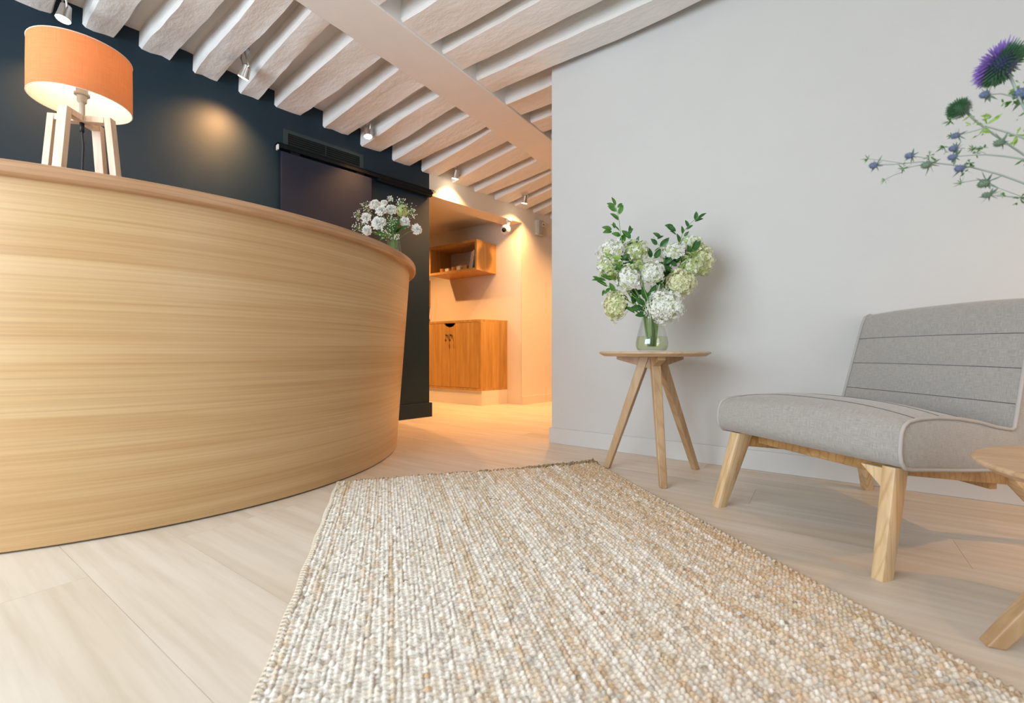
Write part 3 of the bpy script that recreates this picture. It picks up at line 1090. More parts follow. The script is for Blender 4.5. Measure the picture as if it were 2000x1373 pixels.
pl.shadow_soft_size = 0.03
po = bpy.data.objects.new('lamp_light', pl)
C.objects.link(po)
po.parent = lamp
po.location = (0, 0, zf + .145 + .032 - LZ)

# ------------------------------------------------------------------ ceiling spotlights
spots = [((123, 38), 2.10, 'leftmost ceiling spotlight, above the orange lamp shade', (0.0, -0.15)), ((475, 152), 2.10, 'second ceiling spotlight from the left, shining beside the pool of light on the navy wall', (-.55, -0.12)),
         ((719, 267), 2.08, 'ceiling spotlight between the joists just right of the dark vent grille', (.16, -.05)), ((889, 349), 2.04, 'ceiling spotlight in front of the white lintel at its left end', (-.3, 0.1)),
         ((1024, 397), 2.0, 'farthest ceiling spotlight, above the alarm box', (-.3, .1))]


def spotlight(pos, zc, label, aim, watt, extra=False):
    x, y, z = pos
    t = empty('ceiling_spotlight', (x, y, zc), label, 'spotlight', 'warm halogen spotlights between the joists')
    d = Vector((aim[0], aim[1], -1)).normalized()
    m = MB()
    m.lathe([(0, zc), (.032, zc), (.032, zc - .012), (0, zc - .012)], 20, (x, y, 0))
    m.build('base', M['chrome'], t)
    p = Vector((x, y, z))
    up_ = p - d * .055
    m = MB()
    m.tube([(x + .012, y, zc - .01), (x + .026, y, (zc + up_.z) / 2 + .01), (up_.x + .028, up_.y, up_.z), (up_.x + .02, up_.y, up_.z - .004)], .004, 8)
    m.build('bracket', M['chrome'], t, smooth=True)
    m = MB()
    m.tube([(x - .012, y, zc - .01), (x - .026, y, (zc + up_.z) / 2 + .01), (up_.x - .028, up_.y, up_.z), (up_.x - .02, up_.y, up_.z - .004)], .004, 8)
    m.build('bracket', M['chrome'], t, smooth=True)
    m = MB()
    m.tube([p - d * .075, p - d * .07, p - d * .03, p - d * .001], [.012, .02, .024, .029], 18)
    m.build('lamp_head', M['chrome'], t, smooth=True, angle=50)
    m = MB()
    m.tube([p - d * .0008, p + d * .0025], [.027, .025], 18)
    m.build('lens', M['lens'], t)
    l = bpy.data.lights.new('spot_beam', 'SPOT')
    l.energy = watt
    l.color = WARM
    l.spot_size = math.radians(112)
    l.spot_blend = 1.0
    l.shadow_soft_size = 0.025
    o = bpy.data.objects.new('spot_beam', l)
    C.objects.link(o)
    o.location = Vector(p + d * .006) - t.location
    o.rotation_euler = (-d).to_track_quat('Z', 'Y').to_euler()
    o.parent = t
    return t


for (px, py), z_, lab, aim in spots:
    d_ = F * (z_ - H0) / (CY - py)
    p = P(px, py, d_)
    fr_ = (p.x - wallx(p.y)) / (GX0 - wallx(p.y))
    zc = (zw(p.y) + .088) * (1 - fr_) + 2.315 * fr_ - 0.001
    spotlight((p.x, p.y, p.z), zc, lab, aim, SPOT_W * (1.0 if p.y < 2.5 else 1.25))
# further fittings of the row, passage and alcove, unseen; later ones added for warmth
spotlight((-3.02, -0.55, 2.1), 2.297, 'ceiling spotlight beyond the left edge of the view', (-.2, 0.1), SPOT_W)
spotlight((-1.55, 4.3, 2.1), 2.334, 'ceiling spotlight in the passage behind the white wall', (-.2, -.1), SPOT_W * 3)
spotlight((-3.75, 2.95, 1.86), 1.9449, 'spotlight on the alcove ceiling behind the navy wall', (.05, .35), SPOT_W * 2.4)
for q_, w_ in (((0.55, 0.75, 2.1), .22), ((1.55, 1.5, 2.1), 1.9), ((-0.75, 0.35, 2.1), .12), ((1.5, 0.1, 2.1), .35)):  # unseen spotlights added to warm the floor, seat and desk
    spotlight(q_, 2.334, {.55: 'added warm spotlight over the waiting area rug, above the view', 1.55: 'added warm spotlight over the armchair corner, right of the view', -.75: 'added warm spotlight over the rug in front of the desk, above the view', 1.5: 'added warm spotlight over the low table, right of the view'}[q_[0]], (0.05, .15), SPOT_W * w_)
spotlight((-1.68, 3.12, 2.1), 2.334, 'added warm spotlight in the passage mouth, hidden by the end of the white wall', (-.45, -.15), SPOT_W * 2.6)  # unseen spotlight added to warm the floor before the alcove

# ------------------------------------------------------------------ navy wall fittings
def wp(s, off, z):
    x, y = wallpt(s, off)
    return Vector((x, y, z))


def wslab(m, s0, s1, o0, o1, z0, z1):
    p = [wp(s1, o0, z0), wp(s1, o1, z0), wp(s0, o1, z0), wp(s0, o0, z0)]
    m.hexa([p[0], p[1], p[2], p[3]] + [q + Vector((0, 0, z1 - z0)) for q in p])
    return m


c = wp(0.87, 0.045, 0)
t = empty('sliding_door', (c.x, c.y, 0.01), 'dark navy sliding door panel hanging from the black track behind the desk', 'door')
wslab(MB(), 0.553, 1.19, 0.022, 0.046, 0.012, 1.852).build('door_panel', M['dark_panel'], t, bevel=0.002)
for s_ in (0.64, 1.10):
    wslab(MB(), s_ - .03, s_ + .03, 0.03, 0.038, 1.852, 1.872).build('hanger', M['black'], t)
c = wp(0.6, 0.03, 1.9)
t = empty('door_track', (c.x, c.y, 1.9), 'long black sliding door track under the vent grille on the navy wall', 'track')
wslab(MB(), -0.012, 1.215, 0.0, 0.052, 1.898, 1.9025).build('top_plate', M['black'], t)
wslab(MB(), -0.005, 1.205, 0.014, 0.048, 1.872, 1.898).build('rail', M['black'], t)
wslab(MB(), -0.035, 0.01, 0.012, 0.05, 1.892, 1.8975).build('end_cap', M['chrome'], t)
wslab(MB(), 1.205, 1.213, 0.016, 0.046, 1.858, 1.89).build('end_stop', M['white_plastic'], t)
wslab(MB(), 0.0, 0.50, 0.010, 0.044, 1.850, 1.872).build('closing_damper', M['black'], t)

c = wp(0.88, 0.01, 1.96)
t = empty('vent_grille', (c.x, c.y, 1.96), 'long dark ventilation grille high on the navy wall above the sliding door', 'vent')
m = MB()
wslab(m, 0.60, 1.165, 0.0, 0.006, 2.0, 2.022)
wslab(m, 0.60, 1.165, 0.0, 0.006, 1.9035, 1.924)
wslab(m, 1.135, 1.165, 0.0, 0.006, 1.924, 2.0)
wslab(m, 0.60, 0.628, 0.0, 0.006, 1.924, 2.0)
m.build('frame', M['vent'], t)
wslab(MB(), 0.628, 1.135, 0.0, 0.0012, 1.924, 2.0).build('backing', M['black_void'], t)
wslab(MB(), 0.8805, 0.8835, 0.001, 0.007, 1.924, 2.0).build('divider', M['vent'], t)
for k in range(5):
    z_ = 1.931 + k * 0.0148
    m = MB()
    p = [wp(1.135, 0.0015, z_), wp(1.135, 0.010, z_ - .004), wp(0.628, 0.010, z_ - .004), wp(0.628, 0.0015, z_)]
    m.hexa(p + [q + Vector((0, 0, .0018)) for q in p])
    m.build('slat', M['vent'], t)

# ------------------------------------------------------------------ alcove furniture
cy0, cy1, cz0, cz1 = 3.54, 3.868, 0.15, 0.876
t = empty('cabinet', (-3.3, 3.7, 0), 'low oak cabinet with two locked doors standing in the alcove', 'cabinet')
m = MB()
m.prism([(-4.07, cy0 + .012), (-2.842, cy0 + .012), (-2.752, cy1), (-4.07, cy1)], 0.0, cz0)
m.build('plinth', M['plinth'], t)
m = MB()
XR = -2.848
for z0_, z1_ in ((cz0, cz0 + .024), (cz1 - .024, cz1)):
    m = MB()
    m.prism([(-4.07, cy0), (XR, cy0), (XR + .096, cy1), (-4.07, cy1)], z0_, z1_)
    m.build('board', M['cab'], t, origin=(-3.4, 3.7, z0_))
m = MB()
m.prism([(XR - .024, cy0), (XR, cy0), (XR + .096, cy1), (XR + .072, cy1)], cz0 + .024, cz1 - .024)
m.build('side_panel', M['cab'], t, origin=(XR, 3.7, 0.5))
m = MB()
m.box(-4.07, -4.046, cy0, cy1, cz0 + .024, cz1 - .024)
m.build('side_panel', M['cab'], t, origin=(-4.05, 3.7, 0.5))
m = MB()
m.box(-4.046, XR + .05, cy1 - .012, cy1 - .002, cz0 + .024, cz1 - .024)
m.build('back_panel', M['cab'], t, origin=(-3.4, 3.86, 0.5))
SX = -3.272
dz0, dz1 = cz0 + .027, cz1 - .027
for di, (xa, xb, cut) in enumerate(((SX + .0015, XR - .027, 'l'), (-3.66, SX - .0015, 'r'), (-4.043, -3.663, 'l'))):
    m = MB()
    rr_ = 0.075
    cutpts = []
    for k in range(9):
        a = k / 8 * PI / 2
        cutpts.append((rr_ * math.cos(a), -0.042 * math.sin(a)))
    if cut == 'l':
        poly = [(xa, dz0), (xb, dz0), (xb, dz1)] + [(xa + cx_, dz1 + cz_) for cx_, cz_ in cutpts]
    else:
        poly = [(xb, dz0)] + [(xb - cx_, dz1 + cz_) for cx_, cz_ in reversed(cutpts)] + [(xa, dz1), (xa, dz0)]
        poly = poly[::1]
    n_ = len(poly)
    vs = [(x, cy0 + .001, z) for x, z in poly] + [(x, cy0 + .019, z) for x, z in poly]
    fs = [tuple(range(n_)), tuple(reversed(range(n_, 2 * n_)))] + [(i, n_ + i, n_ + (i + 1) % n_, (i + 1) % n_) for i in range(n_)]
    m.add(vs, fs)
    door = m.build('door', M['cab'], t, origin=((xa + xb) / 2, cy0, 0.5))
    kx = xa + .028 if cut == 'l' else xb - .028
    if di == 2:
        kx = xa + .03
    m = MB()
    m.tube([(kx, cy0 + .001, .722), (kx, cy0 - .012, .722), (kx, cy0 - .014, .722)], [.0125, .0125, .009], 14)
    o = m.build('lock', M['chrome'], None, smooth=True, angle=40)
    o.parent = door
    o.location = -(t.location + door.location)
    m = MB()
    m.box(kx - .0015, kx + .0015, cy0 - .034, cy0 - .013, .712, .732)
    m.tube([(kx, cy0 - .030, .712), (kx, cy0 - .031, .698), (kx + .001, cy0 - .030, .672)], [.0012, .0012, .0012], 5)
    m.lathe([(0, .680), (.007, .680), (.009, .670), (.007, .658), (0, .657)], 8, (kx + .001, cy0 - .030, 0))
    o = m.build('key', M['brass'], None)
    o.parent = door
    o.location = -(t.location + door.location)


def box_shelf(x0, x1, y0, y1, z0, z1, th, label):
    t = empty('wall_shelf', ((x0 + x1) / 2, y1, z0), label, 'shelf', 'oak box shelves in the alcove')
    for nm, b_ in (('board', (x0, x1, y0, y1, z1 - th, z1)), ('board', (x0, x1, y0, y1, z0, z0 + th)), ('side_panel', (x0, x0 + th, y0, y1, z0 + th, z1 - th)), ('side_panel', (x1 - th, x1, y0, y1, z0 + th, z1 - th))):
        m = MB()
        m.box(*b_)
        m.build(nm, M['cab'], t, origin=((b_[0] + b_[1]) / 2, (b_[2] + b_[3]) / 2, (b_[4] + b_[5]) / 2))
    return t


sz0, sz1, sx0, sx1, sy0 = 1.383, 1.696, -3.578, -2.902, 3.54
box_shelf(sx0, sx1, sy0, 3.869, sz0, sz1, 0.024, 'open oak box shelf with books and candles on the alcove wall')
box_shelf(-4.56, -3.888, sy0, 3.869, 1.09, 1.40, 0.024, 'second oak box shelf, mostly hidden by the edge of the navy wall')
fz = sz0 + 0.0242


def book(x, w, h, dpt, lean, mat_a, mat_b, lab):
    """spine towards the room; leans to its right by lean metres at the top"""
    yb_, cx_ = sy0 + .045, x
    t = empty('book', (cx_, yb_, fz), lab, 'book', 'books on the box shelf')
    a = math.atan2(lean, h)
    R_ = Matrix.Rotation(a, 3, 'Y')
    dx = 0.0
    for nm, b_, mt in (('pages', (w * .12, w * .88, .002, dpt - .003, .003, h - .004), M['white_plastic']), ('cover', None, mat_a), ('cover_band', (-.0004, w + .0004, -.0004, dpt * .4, h * .64, h + .0004), mat_b)):
        m = MB()
        if nm == 'cover':
            m.box(0, w * .12, 0, dpt, 0, h)
            m.box(w * .88, w, 0, dpt, 0, h)
            m.box(w * .12, w * .88, 0, .002, 0, h)
        else:
            if mt is None:
                continue
            m.box(*b_)
        m.v = [tuple(R_ @ Vector(v) + Vector((cx_, yb_, fz + .0002 + w * math.sin(abs(a)) * 1.0))) for v in m.v]
        m.build(nm, mt, t)


ink = plain('book_navy', (0.03, 0.04, 0.06), 0.5)
crm = plain('book_cream', (0.80, 0.72, 0.60), 0.5)
red = plain('book_salmon', (0.78, 0.50, 0.36), 0.5)
book(-2.985, .026, .205, .14, .030, ink, crm, 'dark book with a cream top band leaning against the right end of the shelf')
book(-3.018, .016, .195, .13, .034, crm, None, 'cream book leaning beside the dark book on the shelf')
book(-3.040, .014, .185, .13, .036, red, None, 'thin salmon book, leftmost of the three leaning books')
amb = plain('amber_glass_candle', (0.75, 0.33, 0.06), 0.35)
amb.node_tree.nodes['Principled BSDF'].inputs['Transmission Weight'].default_value = 0.2
wht = plain('white_candle', (0.82, 0.76, 0.68), 0.5)
for i, (x, mt, w_, h_, lab) in enumerate(((-3.44, amb, .058, .046, 'amber candle jar, leftmost on the box shelf'), (-3.355, wht, .05, .04, 'small white candle box next to the leftmost amber jar'), (-3.27, amb, .056, .048, 'amber candle jar in the middle of the box shelf'),
                                          (-3.19, wht, .05, .05, 'small white candle box between two amber jars'), (-3.105, amb, .058, .05, 'amber candle jar nearest to the leaning books'))):
    t = empty('candle', (x, sy0 + .07, fz), lab, 'candle', 'candles on the box shelf')
    m = MB()
    if mt is amb:
        m.lathe([(0, fz + .0002), (w_ / 2 - .004, fz + .0002), (w_ / 2, fz + .004), (w_ / 2, fz + h_ - .008), (0, fz + h_ - .008)], 18, (x, sy0 + .07, 0))
    else:
        m.box(x - w_ / 2, x + w_ / 2, sy0 + .045, sy0 + .045 + w_, fz + .0002, fz + h_ - .008)
    m.build('jar' if mt is amb else 'box', mt, t, smooth=mt is amb, angle=30)
    m = MB()
    if mt is amb:
        m.lathe([(0, fz + h_ - .008), (w_ / 2 + .001, fz + h_ - .008), (w_ / 2 + .001, fz + h_), (0, fz + h_)], 18, (x, sy0 + .07, 0))
    else:
        m.box(x - w_ / 2 - .001, x + w_ / 2 + .001, sy0 + .044, sy0 + .046 + w_, fz + h_ - .008, fz + h_)
    m.build('lid', mt, t)

# small round knob on the wall over the cabinet
t = empty('wall_hook', (-3.905, 3.87, .93), 'tiny round brown wall hook just above the cabinet, beside the navy wall', 'hook')
m = MB()
m.tube([(-3.905, 3.8698, .93), (-3.905, 3.862, .93), (-3.905, 3.848, .93)], [.012, .012, .008], 12)
m.build('knob', M['brass'], t, smooth=True)

# security camera under the lintel
cp = P(987, 448, 4.52)
t = empty('security_camera', (cp.x, cp.y, 1.8749), 'white dome security camera with a black lens under the lintel', 'camera')
mx = cp + Vector((0.03, 0.015, 0))
m = MB()
m.lathe([(0, 1.8749), (.034, 1.8749), (.036, 1.868), (.030, 1.858), (0, 1.856)], 24, (mx.x, mx.y, 0))
m.build('mount', M['white_plastic'], t, smooth=True, angle=40)
vd = (Vector((0, 0, H0)) - cp).normalized()
vd = (vd + Vector((-0.35, -.05, -.1))).normalized()
m = MB()
m.tube([cp + vd * -.055, cp + vd * -.05, cp + vd * -.03, cp + vd * .02, cp + vd * .038, cp + vd * .042], [.016, .034, .045, .044, .034, .026], 24)
m.tube([cp + vd * -.03 + Vector((0, 0, .01)), Vector((mx.x, mx.y, 1.86))], [.022, .02], 12)
m.build('housing', M['white_plastic'], t, smooth=True, angle=50)
m = MB()
m.tube([cp + vd * .040, cp + vd * .046, cp + vd * .052], [.023, .022, .010], 20)
m.build('lens', plain('black_lens', (.008, .008, .01), .12), t, smooth=True)

c = wp(-1.40, 0.03, 1.79)
t = empty('alarm_box', (c.x, c.y, 1.79), 'grey beige wall alarm box beside the alcove', 'alarm')
m = MB()
m.prism([wallpt(-1.345, 0.0)[:2], wallpt(-1.345, .038), wallpt(-1.365, .052), wallpt(-1.44, .052), wallpt(-1.46, .038), wallpt(-1.46, 0.0)], 1.785, 1.945)
m.build('housing', M['grey_plastic'], t, bevel=.004)
wslab(MB(), -1.45, -1.415, .052, .0535, 1.885, 1.925).build('label_plate', M['white_plastic'], t)
for k in range(2):
    wslab(MB(), -1.440 + k * .011, -1.434 + k * .011, .0533, .056, 1.893 + k * .004, 1.912).build('screw', M['black'], t)

# ------------------------------------------------------------------ flowers
rf = random.Random(21)


SLOT = {}


def slot(base, r, n=26):
    """the next free place in a vase neck, sunflower order"""
    k = (round(base.x, 3), round(base.y, 3))
    i = SLOT[k] = SLOT.get(k, -1) + 1
    rr_ = r * math.sqrt((i + .5) / n)
    return Vector((rr_ * math.cos(i * 2.39996), rr_ * math.sin(i * 2.39996), 0))


def slotd(base, target, r, used={}):
    """a free place in the neck on the side the stem leans to"""
    k = (round(base.x, 3), round(base.y, 3))
    u = used.setdefault(k, [])
    if not u:
        for i in range(40):
            rr_ = r * math.sqrt((i + .5) / 40)
            u.append(Vector((rr_ * math.cos(i * 2.39996), rr_ * math.sin(i * 2.39996), 0)))
    d = (Vector(target) - Vector(base))
    d.z = 0
    w = d * min(1.0, r / .22)
    b_ = min(u, key=lambda q: (q - w).length)
    if len(u) > 1:
        u.remove(b_)
    return b_


def frame(n):
    n = Vector(n).normalized()
    a = n.cross(Vector((0, 0, 1)))
    if a.length < .05:
        a = n.cross(Vector((1, 0, 0)))
    a.normalize()
    return n, a, n.cross(a)


def leaf_mesh(m, base, dr, up, L, wd_, bend=.15, fold=.18, n=6, mi=0):
    """pointed leaf with a folded midrib"""
    dr = Vector(dr).normalized()
    up = Vector(up)
    s = dr.cross(up)
    if s.length < .05:
        s = dr.cross(Vector((1, .3, 0)))
    s.normalize()
    u = s.cross(dr).normalized()
    rows = []
    for i in range(n + 1):
        t_ = i / n
        w = wd_ * .5 * (math.sin(PI * t_ ** .8) ** .8) * (1 if t_ < 1 else 0) + .0004
        c_ = Vector(base) + dr * (L * t_) + u * (L * bend * math.sin(t_ * PI * .6) - L * bend * .8 * t_ * t_)
        rows.append([c_ - s * w + u * w * fold * 2, c_ - s * w * .5 + u * w * fold * .8, c_, c_ + s * w * .5 + u * w * fold * .8, c_ + s * w + u * w * fold * 2])
    m.grid(rows, None, mi)


def floret(m, p, n, r, mi):
    n, a, b_ = frame(n)
    ph = rf.random() * 6.28
    for k in range(4):
        an = ph + k * PI / 2
        d = a * math.cos(an) + b_ * math.sin(an)
        e = n.cross(d)
        q0 = p + n * r * .12
        m.add([q0, p + d * r * .55 + e * r * .42 + n * r * .32, p + d * r * 1.05 + n * r * .22, p + d * r * .55 - e * r * .42 + n * r * .32], [(0, 1, 2), (0, 2, 3)], mi)


def hydrangea(px, py, d, R_, mats, label, neck, squash=(1, 1, 1), count=150, green=0.0, fr=.0078):
    c = P(px, py, d)
    t = empty('hydrangea', neck, label, 'flower', 'hydrangea blooms in the tall table vase')
    m = MB()
    core = Vector(c)
    nn = int(count * 2.3)
    ax = (c - Vector(neck)).normalized()
    for i in range(nn):
        z_ = 1 - 2 * (i + .5) / nn
        a = i * 2.39996
        v = Vector((math.sqrt(max(0, 1 - z_ * z_)) * math.cos(a), math.sqrt(max(0, 1 - z_ * z_)) * math.sin(a), z_))
        if v.dot(ax) < -0.75:
            continue
        v = Vector((v.x * squash[0], v.y * squash[1], v.z * squash[2]))
        lump = 1 + .07 * math.sin(v.x * 7 + px) + .07 * math.sin(v.z * 8 + py) + .05 * math.sin(v.y * 9)
        q = core + v * R_ * rf.uniform(.80, 1.08) * lump
        mi = 1 if rf.random() < green else 0
        floret(m, q, v * 1.2 + Vector((rf.uniform(-.7, .7), rf.uniform(-.7, .7), rf.uniform(-.7, .7))), fr * rf.uniform(.8, 1.2), mi)
    o = m.build('flower_head', mats, t)
    m = MB()
    m.ball(core, R_ * .80, 12, 8, 0, squash)
    m.build('floret_stalks', M['sepal'], t)
    m = MB()
    nk = N1 + slotd(N1, c, .036)
    inside = nk - (nk - N1) * .5 + Vector((0, 0, -.125))
    k2 = core - ax * R_ * .5
    mid = nk.lerp(k2, .5) + Vector((0, 0, .012))
    m.tube([inside, nk, mid, k2], [.0024, .0026, .0026, .0024], 6)
    m.build('stem', M['stem'], t, smooth=True)
    return t


# vases ---------------------------------------------------------------
def vase(c, z, prof, water_h, label, g, stems=True):
    t = empty('glass_vase', (c.x, c.y, z), label, 'vase', g)
    m = MB()
    th = .0025
    out = [(0, .0005)] + prof
    inn = [(r - th, zz) for r, zz in reversed(prof)][:-1] + [(max(prof[0][0] - th * 1.6, .01), .006), (0, .006)]
    m.lathe([(r, z + zz) for r, zz in out + inn], 40, (c.x, c.y, 0))
    m.build('glass', M['glass'], t, smooth=True)
    m = MB()
    rr_ = [(r, zz) for r, zz in prof if zz < water_h]
    rl = np.interp(water_h, [q[1] for q in prof], [q[0] for q in prof])
    wpf = [(0, .0065), (max(prof[0][0] - th * 1.8, .01), .0065)] + [(r - th * 1.05, zz) for r, zz in rr_[1:]] + [(rl - th * 1.05, water_h), (0, water_h)]
    m.lathe([(r, z + zz) for r, zz in wpf], 40, (c.x, c.y, 0))
    m.build('water', M['water'], t, smooth=True, angle=60)
    return t


V1 = W((1273 - CX) / F * 2.0, 2.0)
vp1 = [(.050, 0), (.062, .006), (.0695, .022), (.0705, .038), (.067, .058), (.060, .085), (.052, .112), (.045, .138), (.041, .155), (.043, .166)]
vase(V1, 0.5504, vp1, .066, 'clear glass vase with greenish water on the round side table', 'glass vases with flowers')
N1 = Vector((V1.x, V1.y, 0.70))


def nk(dx=0.0, dy=0.0):
    v = W(V1.x * 0 + dx, dy)
    return Vector((N1.x + v.x, N1.y + v.y, N1.z))


W3 = [M['petal_white'], M['petal_lime']]
C3 = [M['petal_cream'], M['petal_lime']]
G3 = [M['petal_lime'], M['petal_white']]
hyd = [
    (1297, 600, 1.93, .074, W3, 'large white hydrangea head, lowest in the vase bouquet, hanging over the rim', (.015, -.01), (1, 1, .95), 330, .0),
    (1228, 545, 1.95, .042, W3, 'white hydrangea head left of the bouquet centre, above the vase', (-.01, -.01), (1, 1, 1.25), 170, .03),
    (1271, 533, 1.94, .045, W3, 'white hydrangea head in the very middle of the bouquet', (.0, -.015), (1, 1, 1.1), 180, .05),
    (1327, 554, 1.96, .060, C3, 'pale yellow hydrangea head just above the large white one', (.02, 0), (1, 1, .9), 260, .03),
    (1203, 597, 1.98, .044, C3, 'pale yellow hydrangea head low at the left of the vase', (-.02, 0), (1, 1, 1.3), 200, .3),
    (1196, 492, 2.03, .048, W3, 'white hydrangea head at the upper left of the bouquet', (-.02, .01), (1.1, 1, .9), 150, .12),
    (1240, 492, 2.02, .044, G3, 'lime green hydrangea head at the top left centre of the bouquet', (-.01, .01), (1.1, 1, 1), 140, .35),
    (1186, 522, 2.0, .038, G3, 'lime and white hydrangea head on the left side of the bouquet', (-.02, 0), (1, 1, 1.1), 110, .5),
    (1314, 494, 2.0, .040, W3, 'small white hydrangea head at the upper right centre of the bouquet', (.01, .01), (1.2, 1, .8), 130, .1),
    (1346, 478, 2.04, .042, W3, 'white hydrangea head at the top right of the bouquet', (.02, .01), (1.1, 1, .8), 130, .3),
    (1371, 510, 2.02, .050, C3, 'cream hydrangea head, outermost at the right of the bouquet', (.025, 0), (.8, 1, 1.25), 190, .12),
    (1352, 520, 1.99, .044, G3, 'lime green hydrangea head beside the outermost cream one', (.02, 0), (1, 1, 1), 120, .2),
]
for px, py, d, R_, mt, lab, (dx, dy), sq, cnt, gr in hyd:
    hydrangea(px, py, d, R_ * (1.14 if cnt < 250 else 1.0), mt, lab, nk(dx, dy), sq, cnt, gr)



def leafy_branch(pts, leaves, label, mat, group='leafy branches in the tall table vase', d=2.0, L=.042, wd_=.017, neck=None):
    """pts: stem as (px, py); leaves: (px, py base, px, py tip)"""
    nkp = N1 + slotd(N1, P(*pts[-1], d), .036)
    t = empty('leafy_branch', nkp, label, 'branch', group)
    m = MB()
    pl_ = [nkp - (nkp - N1) * .5 + Vector((0, 0, -.128)), nkp] + [P(a, b_, d) for a, b_ in pts]
    m.tube(pl_, [.0022] * 2 + list(np.linspace(.002, .0009, len(pts))), 6)
    m.build('stem', M['stem'], t, smooth=True)
    vdir = Vector((-RY, RX, 0))
    for (ax_, ay_, bx_, by_) in leaves:
        a_ = P(ax_, ay_, d)
        b_ = P(bx_, by_, d + rf.uniform(-.018, .018))
        m = MB()
        LL = (b_ - a_).length
        leaf_mesh(m, a_, b_ - a_, -vdir + Vector((rf.uniform(-.5, .5), rf.uniform(-.5, .5), rf.uniform(-.2, .9))), LL, LL * rf.uniform(.40, .48), bend=.08)
        m.build('leaf', mat, t, smooth=True)
    return t


leafy_branch([(1262, 590), (1240, 520), (1214, 470), (1209, 430), (1204, 408), (1198, 390)],
             [(1202, 402, 1194, 385), (1201, 404, 1185, 397), (1204, 413, 1187, 402), (1206, 406, 1215, 397), (1209, 419, 1217, 400), (1208, 430, 1191, 417), (1210, 452, 1192, 438), (1195, 448, 1175, 444), (1195, 452, 1177, 455), (1212, 460, 1194, 456), (1214, 477, 1219, 457), (1200, 446, 1198, 434)],
             'tall thin branch of dark green leaves, highest in the bouquet at its left', M['leaf'], d=2.03)
leafy_branch([(1268, 600), (1252, 540), (1236, 480), (1226, 462), (1215, 450)],
             [(1229, 458, 1230, 440), (1228, 455, 1237, 446), (1243, 476, 1248, 461), (1245, 478, 1256, 470), (1272, 505, 1262, 481), (1225, 482, 1236, 468), (1232, 466, 1214, 450)],
             'short leafy branch between the tall left branch and the bouquet centre', M['leaf_dark'], d=2.02)
leafy_branch([(1276, 610), (1290, 560), (1300, 490), (1285, 477), (1276, 462)],
             [(1283, 478, 1271, 466), (1284, 467, 1296, 461), (1290, 464, 1275, 455), (1289, 482, 1307, 464), (1277, 505, 1290, 485), (1278, 492, 1291, 483), (1312, 478, 1318, 474)],
             'drooping leafy branch in the gap at the top middle of the bouquet', M['leaf_dark'], d=1.99)
leafy_branch([(1280, 605), (1305, 540), (1324, 480), (1335, 452), (1350, 435), (1362, 424)],
             [(1359, 431, 1360, 413), (1364, 428, 1380, 416), (1357, 433, 1374, 427), (1344, 444, 1338, 430), (1340, 448, 1354, 440), (1333, 457, 1331, 441), (1336, 462, 1346, 452), (1320, 452, 1300, 440), (1320, 450, 1306, 446), (1320, 459, 1307, 451), (1327, 474, 1321, 456), (1316, 444, 1298, 440)],
             'tall leafy branch rising at the upper right of the bouquet', M['leaf_dark'], d=2.01)
leafy_branch([(1278, 600), (1320, 540), (1352, 500), (1366, 478)],
             [(1356, 490, 1368, 470), (1352, 487, 1360, 468), (1350, 500, 1342, 478), (1300, 515, 1316, 500), (1320, 510, 1337, 495), (1322, 520, 1305, 508), (1330, 528, 1350, 512), (1336, 522, 1352, 528), (1310, 530, 1290, 520), (1340, 500, 1330, 484)],
             'leafy branch running through the right side flowers of the bouquet', M['leaf_dark'], d=1.985)
leafy_branch([(1262, 610), (1215, 580), (1190, 560), (1168, 548)],
             [(1186, 560, 1165, 549), (1172, 547, 1157, 540), (1180, 566, 1176, 578), (1192, 562, 1182, 575), (1184, 548, 1155, 548), (1200, 572, 1190, 552), (1205, 560, 1216, 545), (1196, 545, 1172, 538), (1210, 575, 1228, 588), (1222, 600, 1240, 612), (1226, 592, 1218, 610), (1215, 530, 1196, 515), (1222, 535, 1207, 520)],
             'low leafy branch spreading out at the left of the bouquet', M['leaf'], d=1.975)
leafy_branch([(1268, 620), (1262, 590), (1258, 572)],
             [(1262, 590, 1275, 565), (1260, 595, 1240, 580), (1266, 600, 1278, 580), (1262, 605, 1246, 600), (1262, 585, 1254, 560), (1270, 596, 1258, 580), (1268, 575, 1282, 556), (1262, 612, 1240, 616), (1255, 600, 1228, 604), (1300, 545, 1290, 565), (1295, 535, 1288, 556)],
             'broad dark leaves low in the middle of the bouquet, above the vase rim', M['leaf_dark'], d=1.965)
for k_, (pts_, n_, lab_, mt_, dd_) in enumerate((([(1268, 600), (1320, 545), (1345, 520), (1362, 500)], 26, 'fine leafy filler branch between the right side blooms', M['leaf_lime'], 1.99), ([(1262, 600), (1225, 560), (1205, 530), (1192, 505)], 24, 'fine leafy filler branch between the left side blooms', M['leaf_lime'], 1.985),
                                               ([(1270, 600), (1290, 545), (1300, 515), (1312, 500)], 22, 'dark filler branch right of the middle white bloom', M['leaf_dark'], 2.0), ([(1264, 610), (1240, 575), (1222, 540), (1216, 505)], 22, 'dark filler branch left of the middle white blooms', M['leaf_dark'], 2.0))):
    lv_ = []
    for i in range(n_):
        t_ = rf.uniform(.25, 1.0) * (len(pts_) - 1)
        i_ = min(int(t_), len(pts_) - 2)
        f_ = t_ - i_
        bx_ = pts_[i_][0] * (1 - f_) + pts_[i_ + 1][0] * f_
        by_ = pts_[i_][1] * (1 - f_) + pts_[i_ + 1][1] * f_
        an_ = rf.uniform(0, 2 * PI)
        l_ = rf.uniform(14, 26)
        lv_.append((bx_, by_, bx_ + l_ * math.cos(an_), by_ + l_ * math.sin(an_) * .9))
    leafy_branch(pts_, lv_, lab_, mt_, d=dd_)
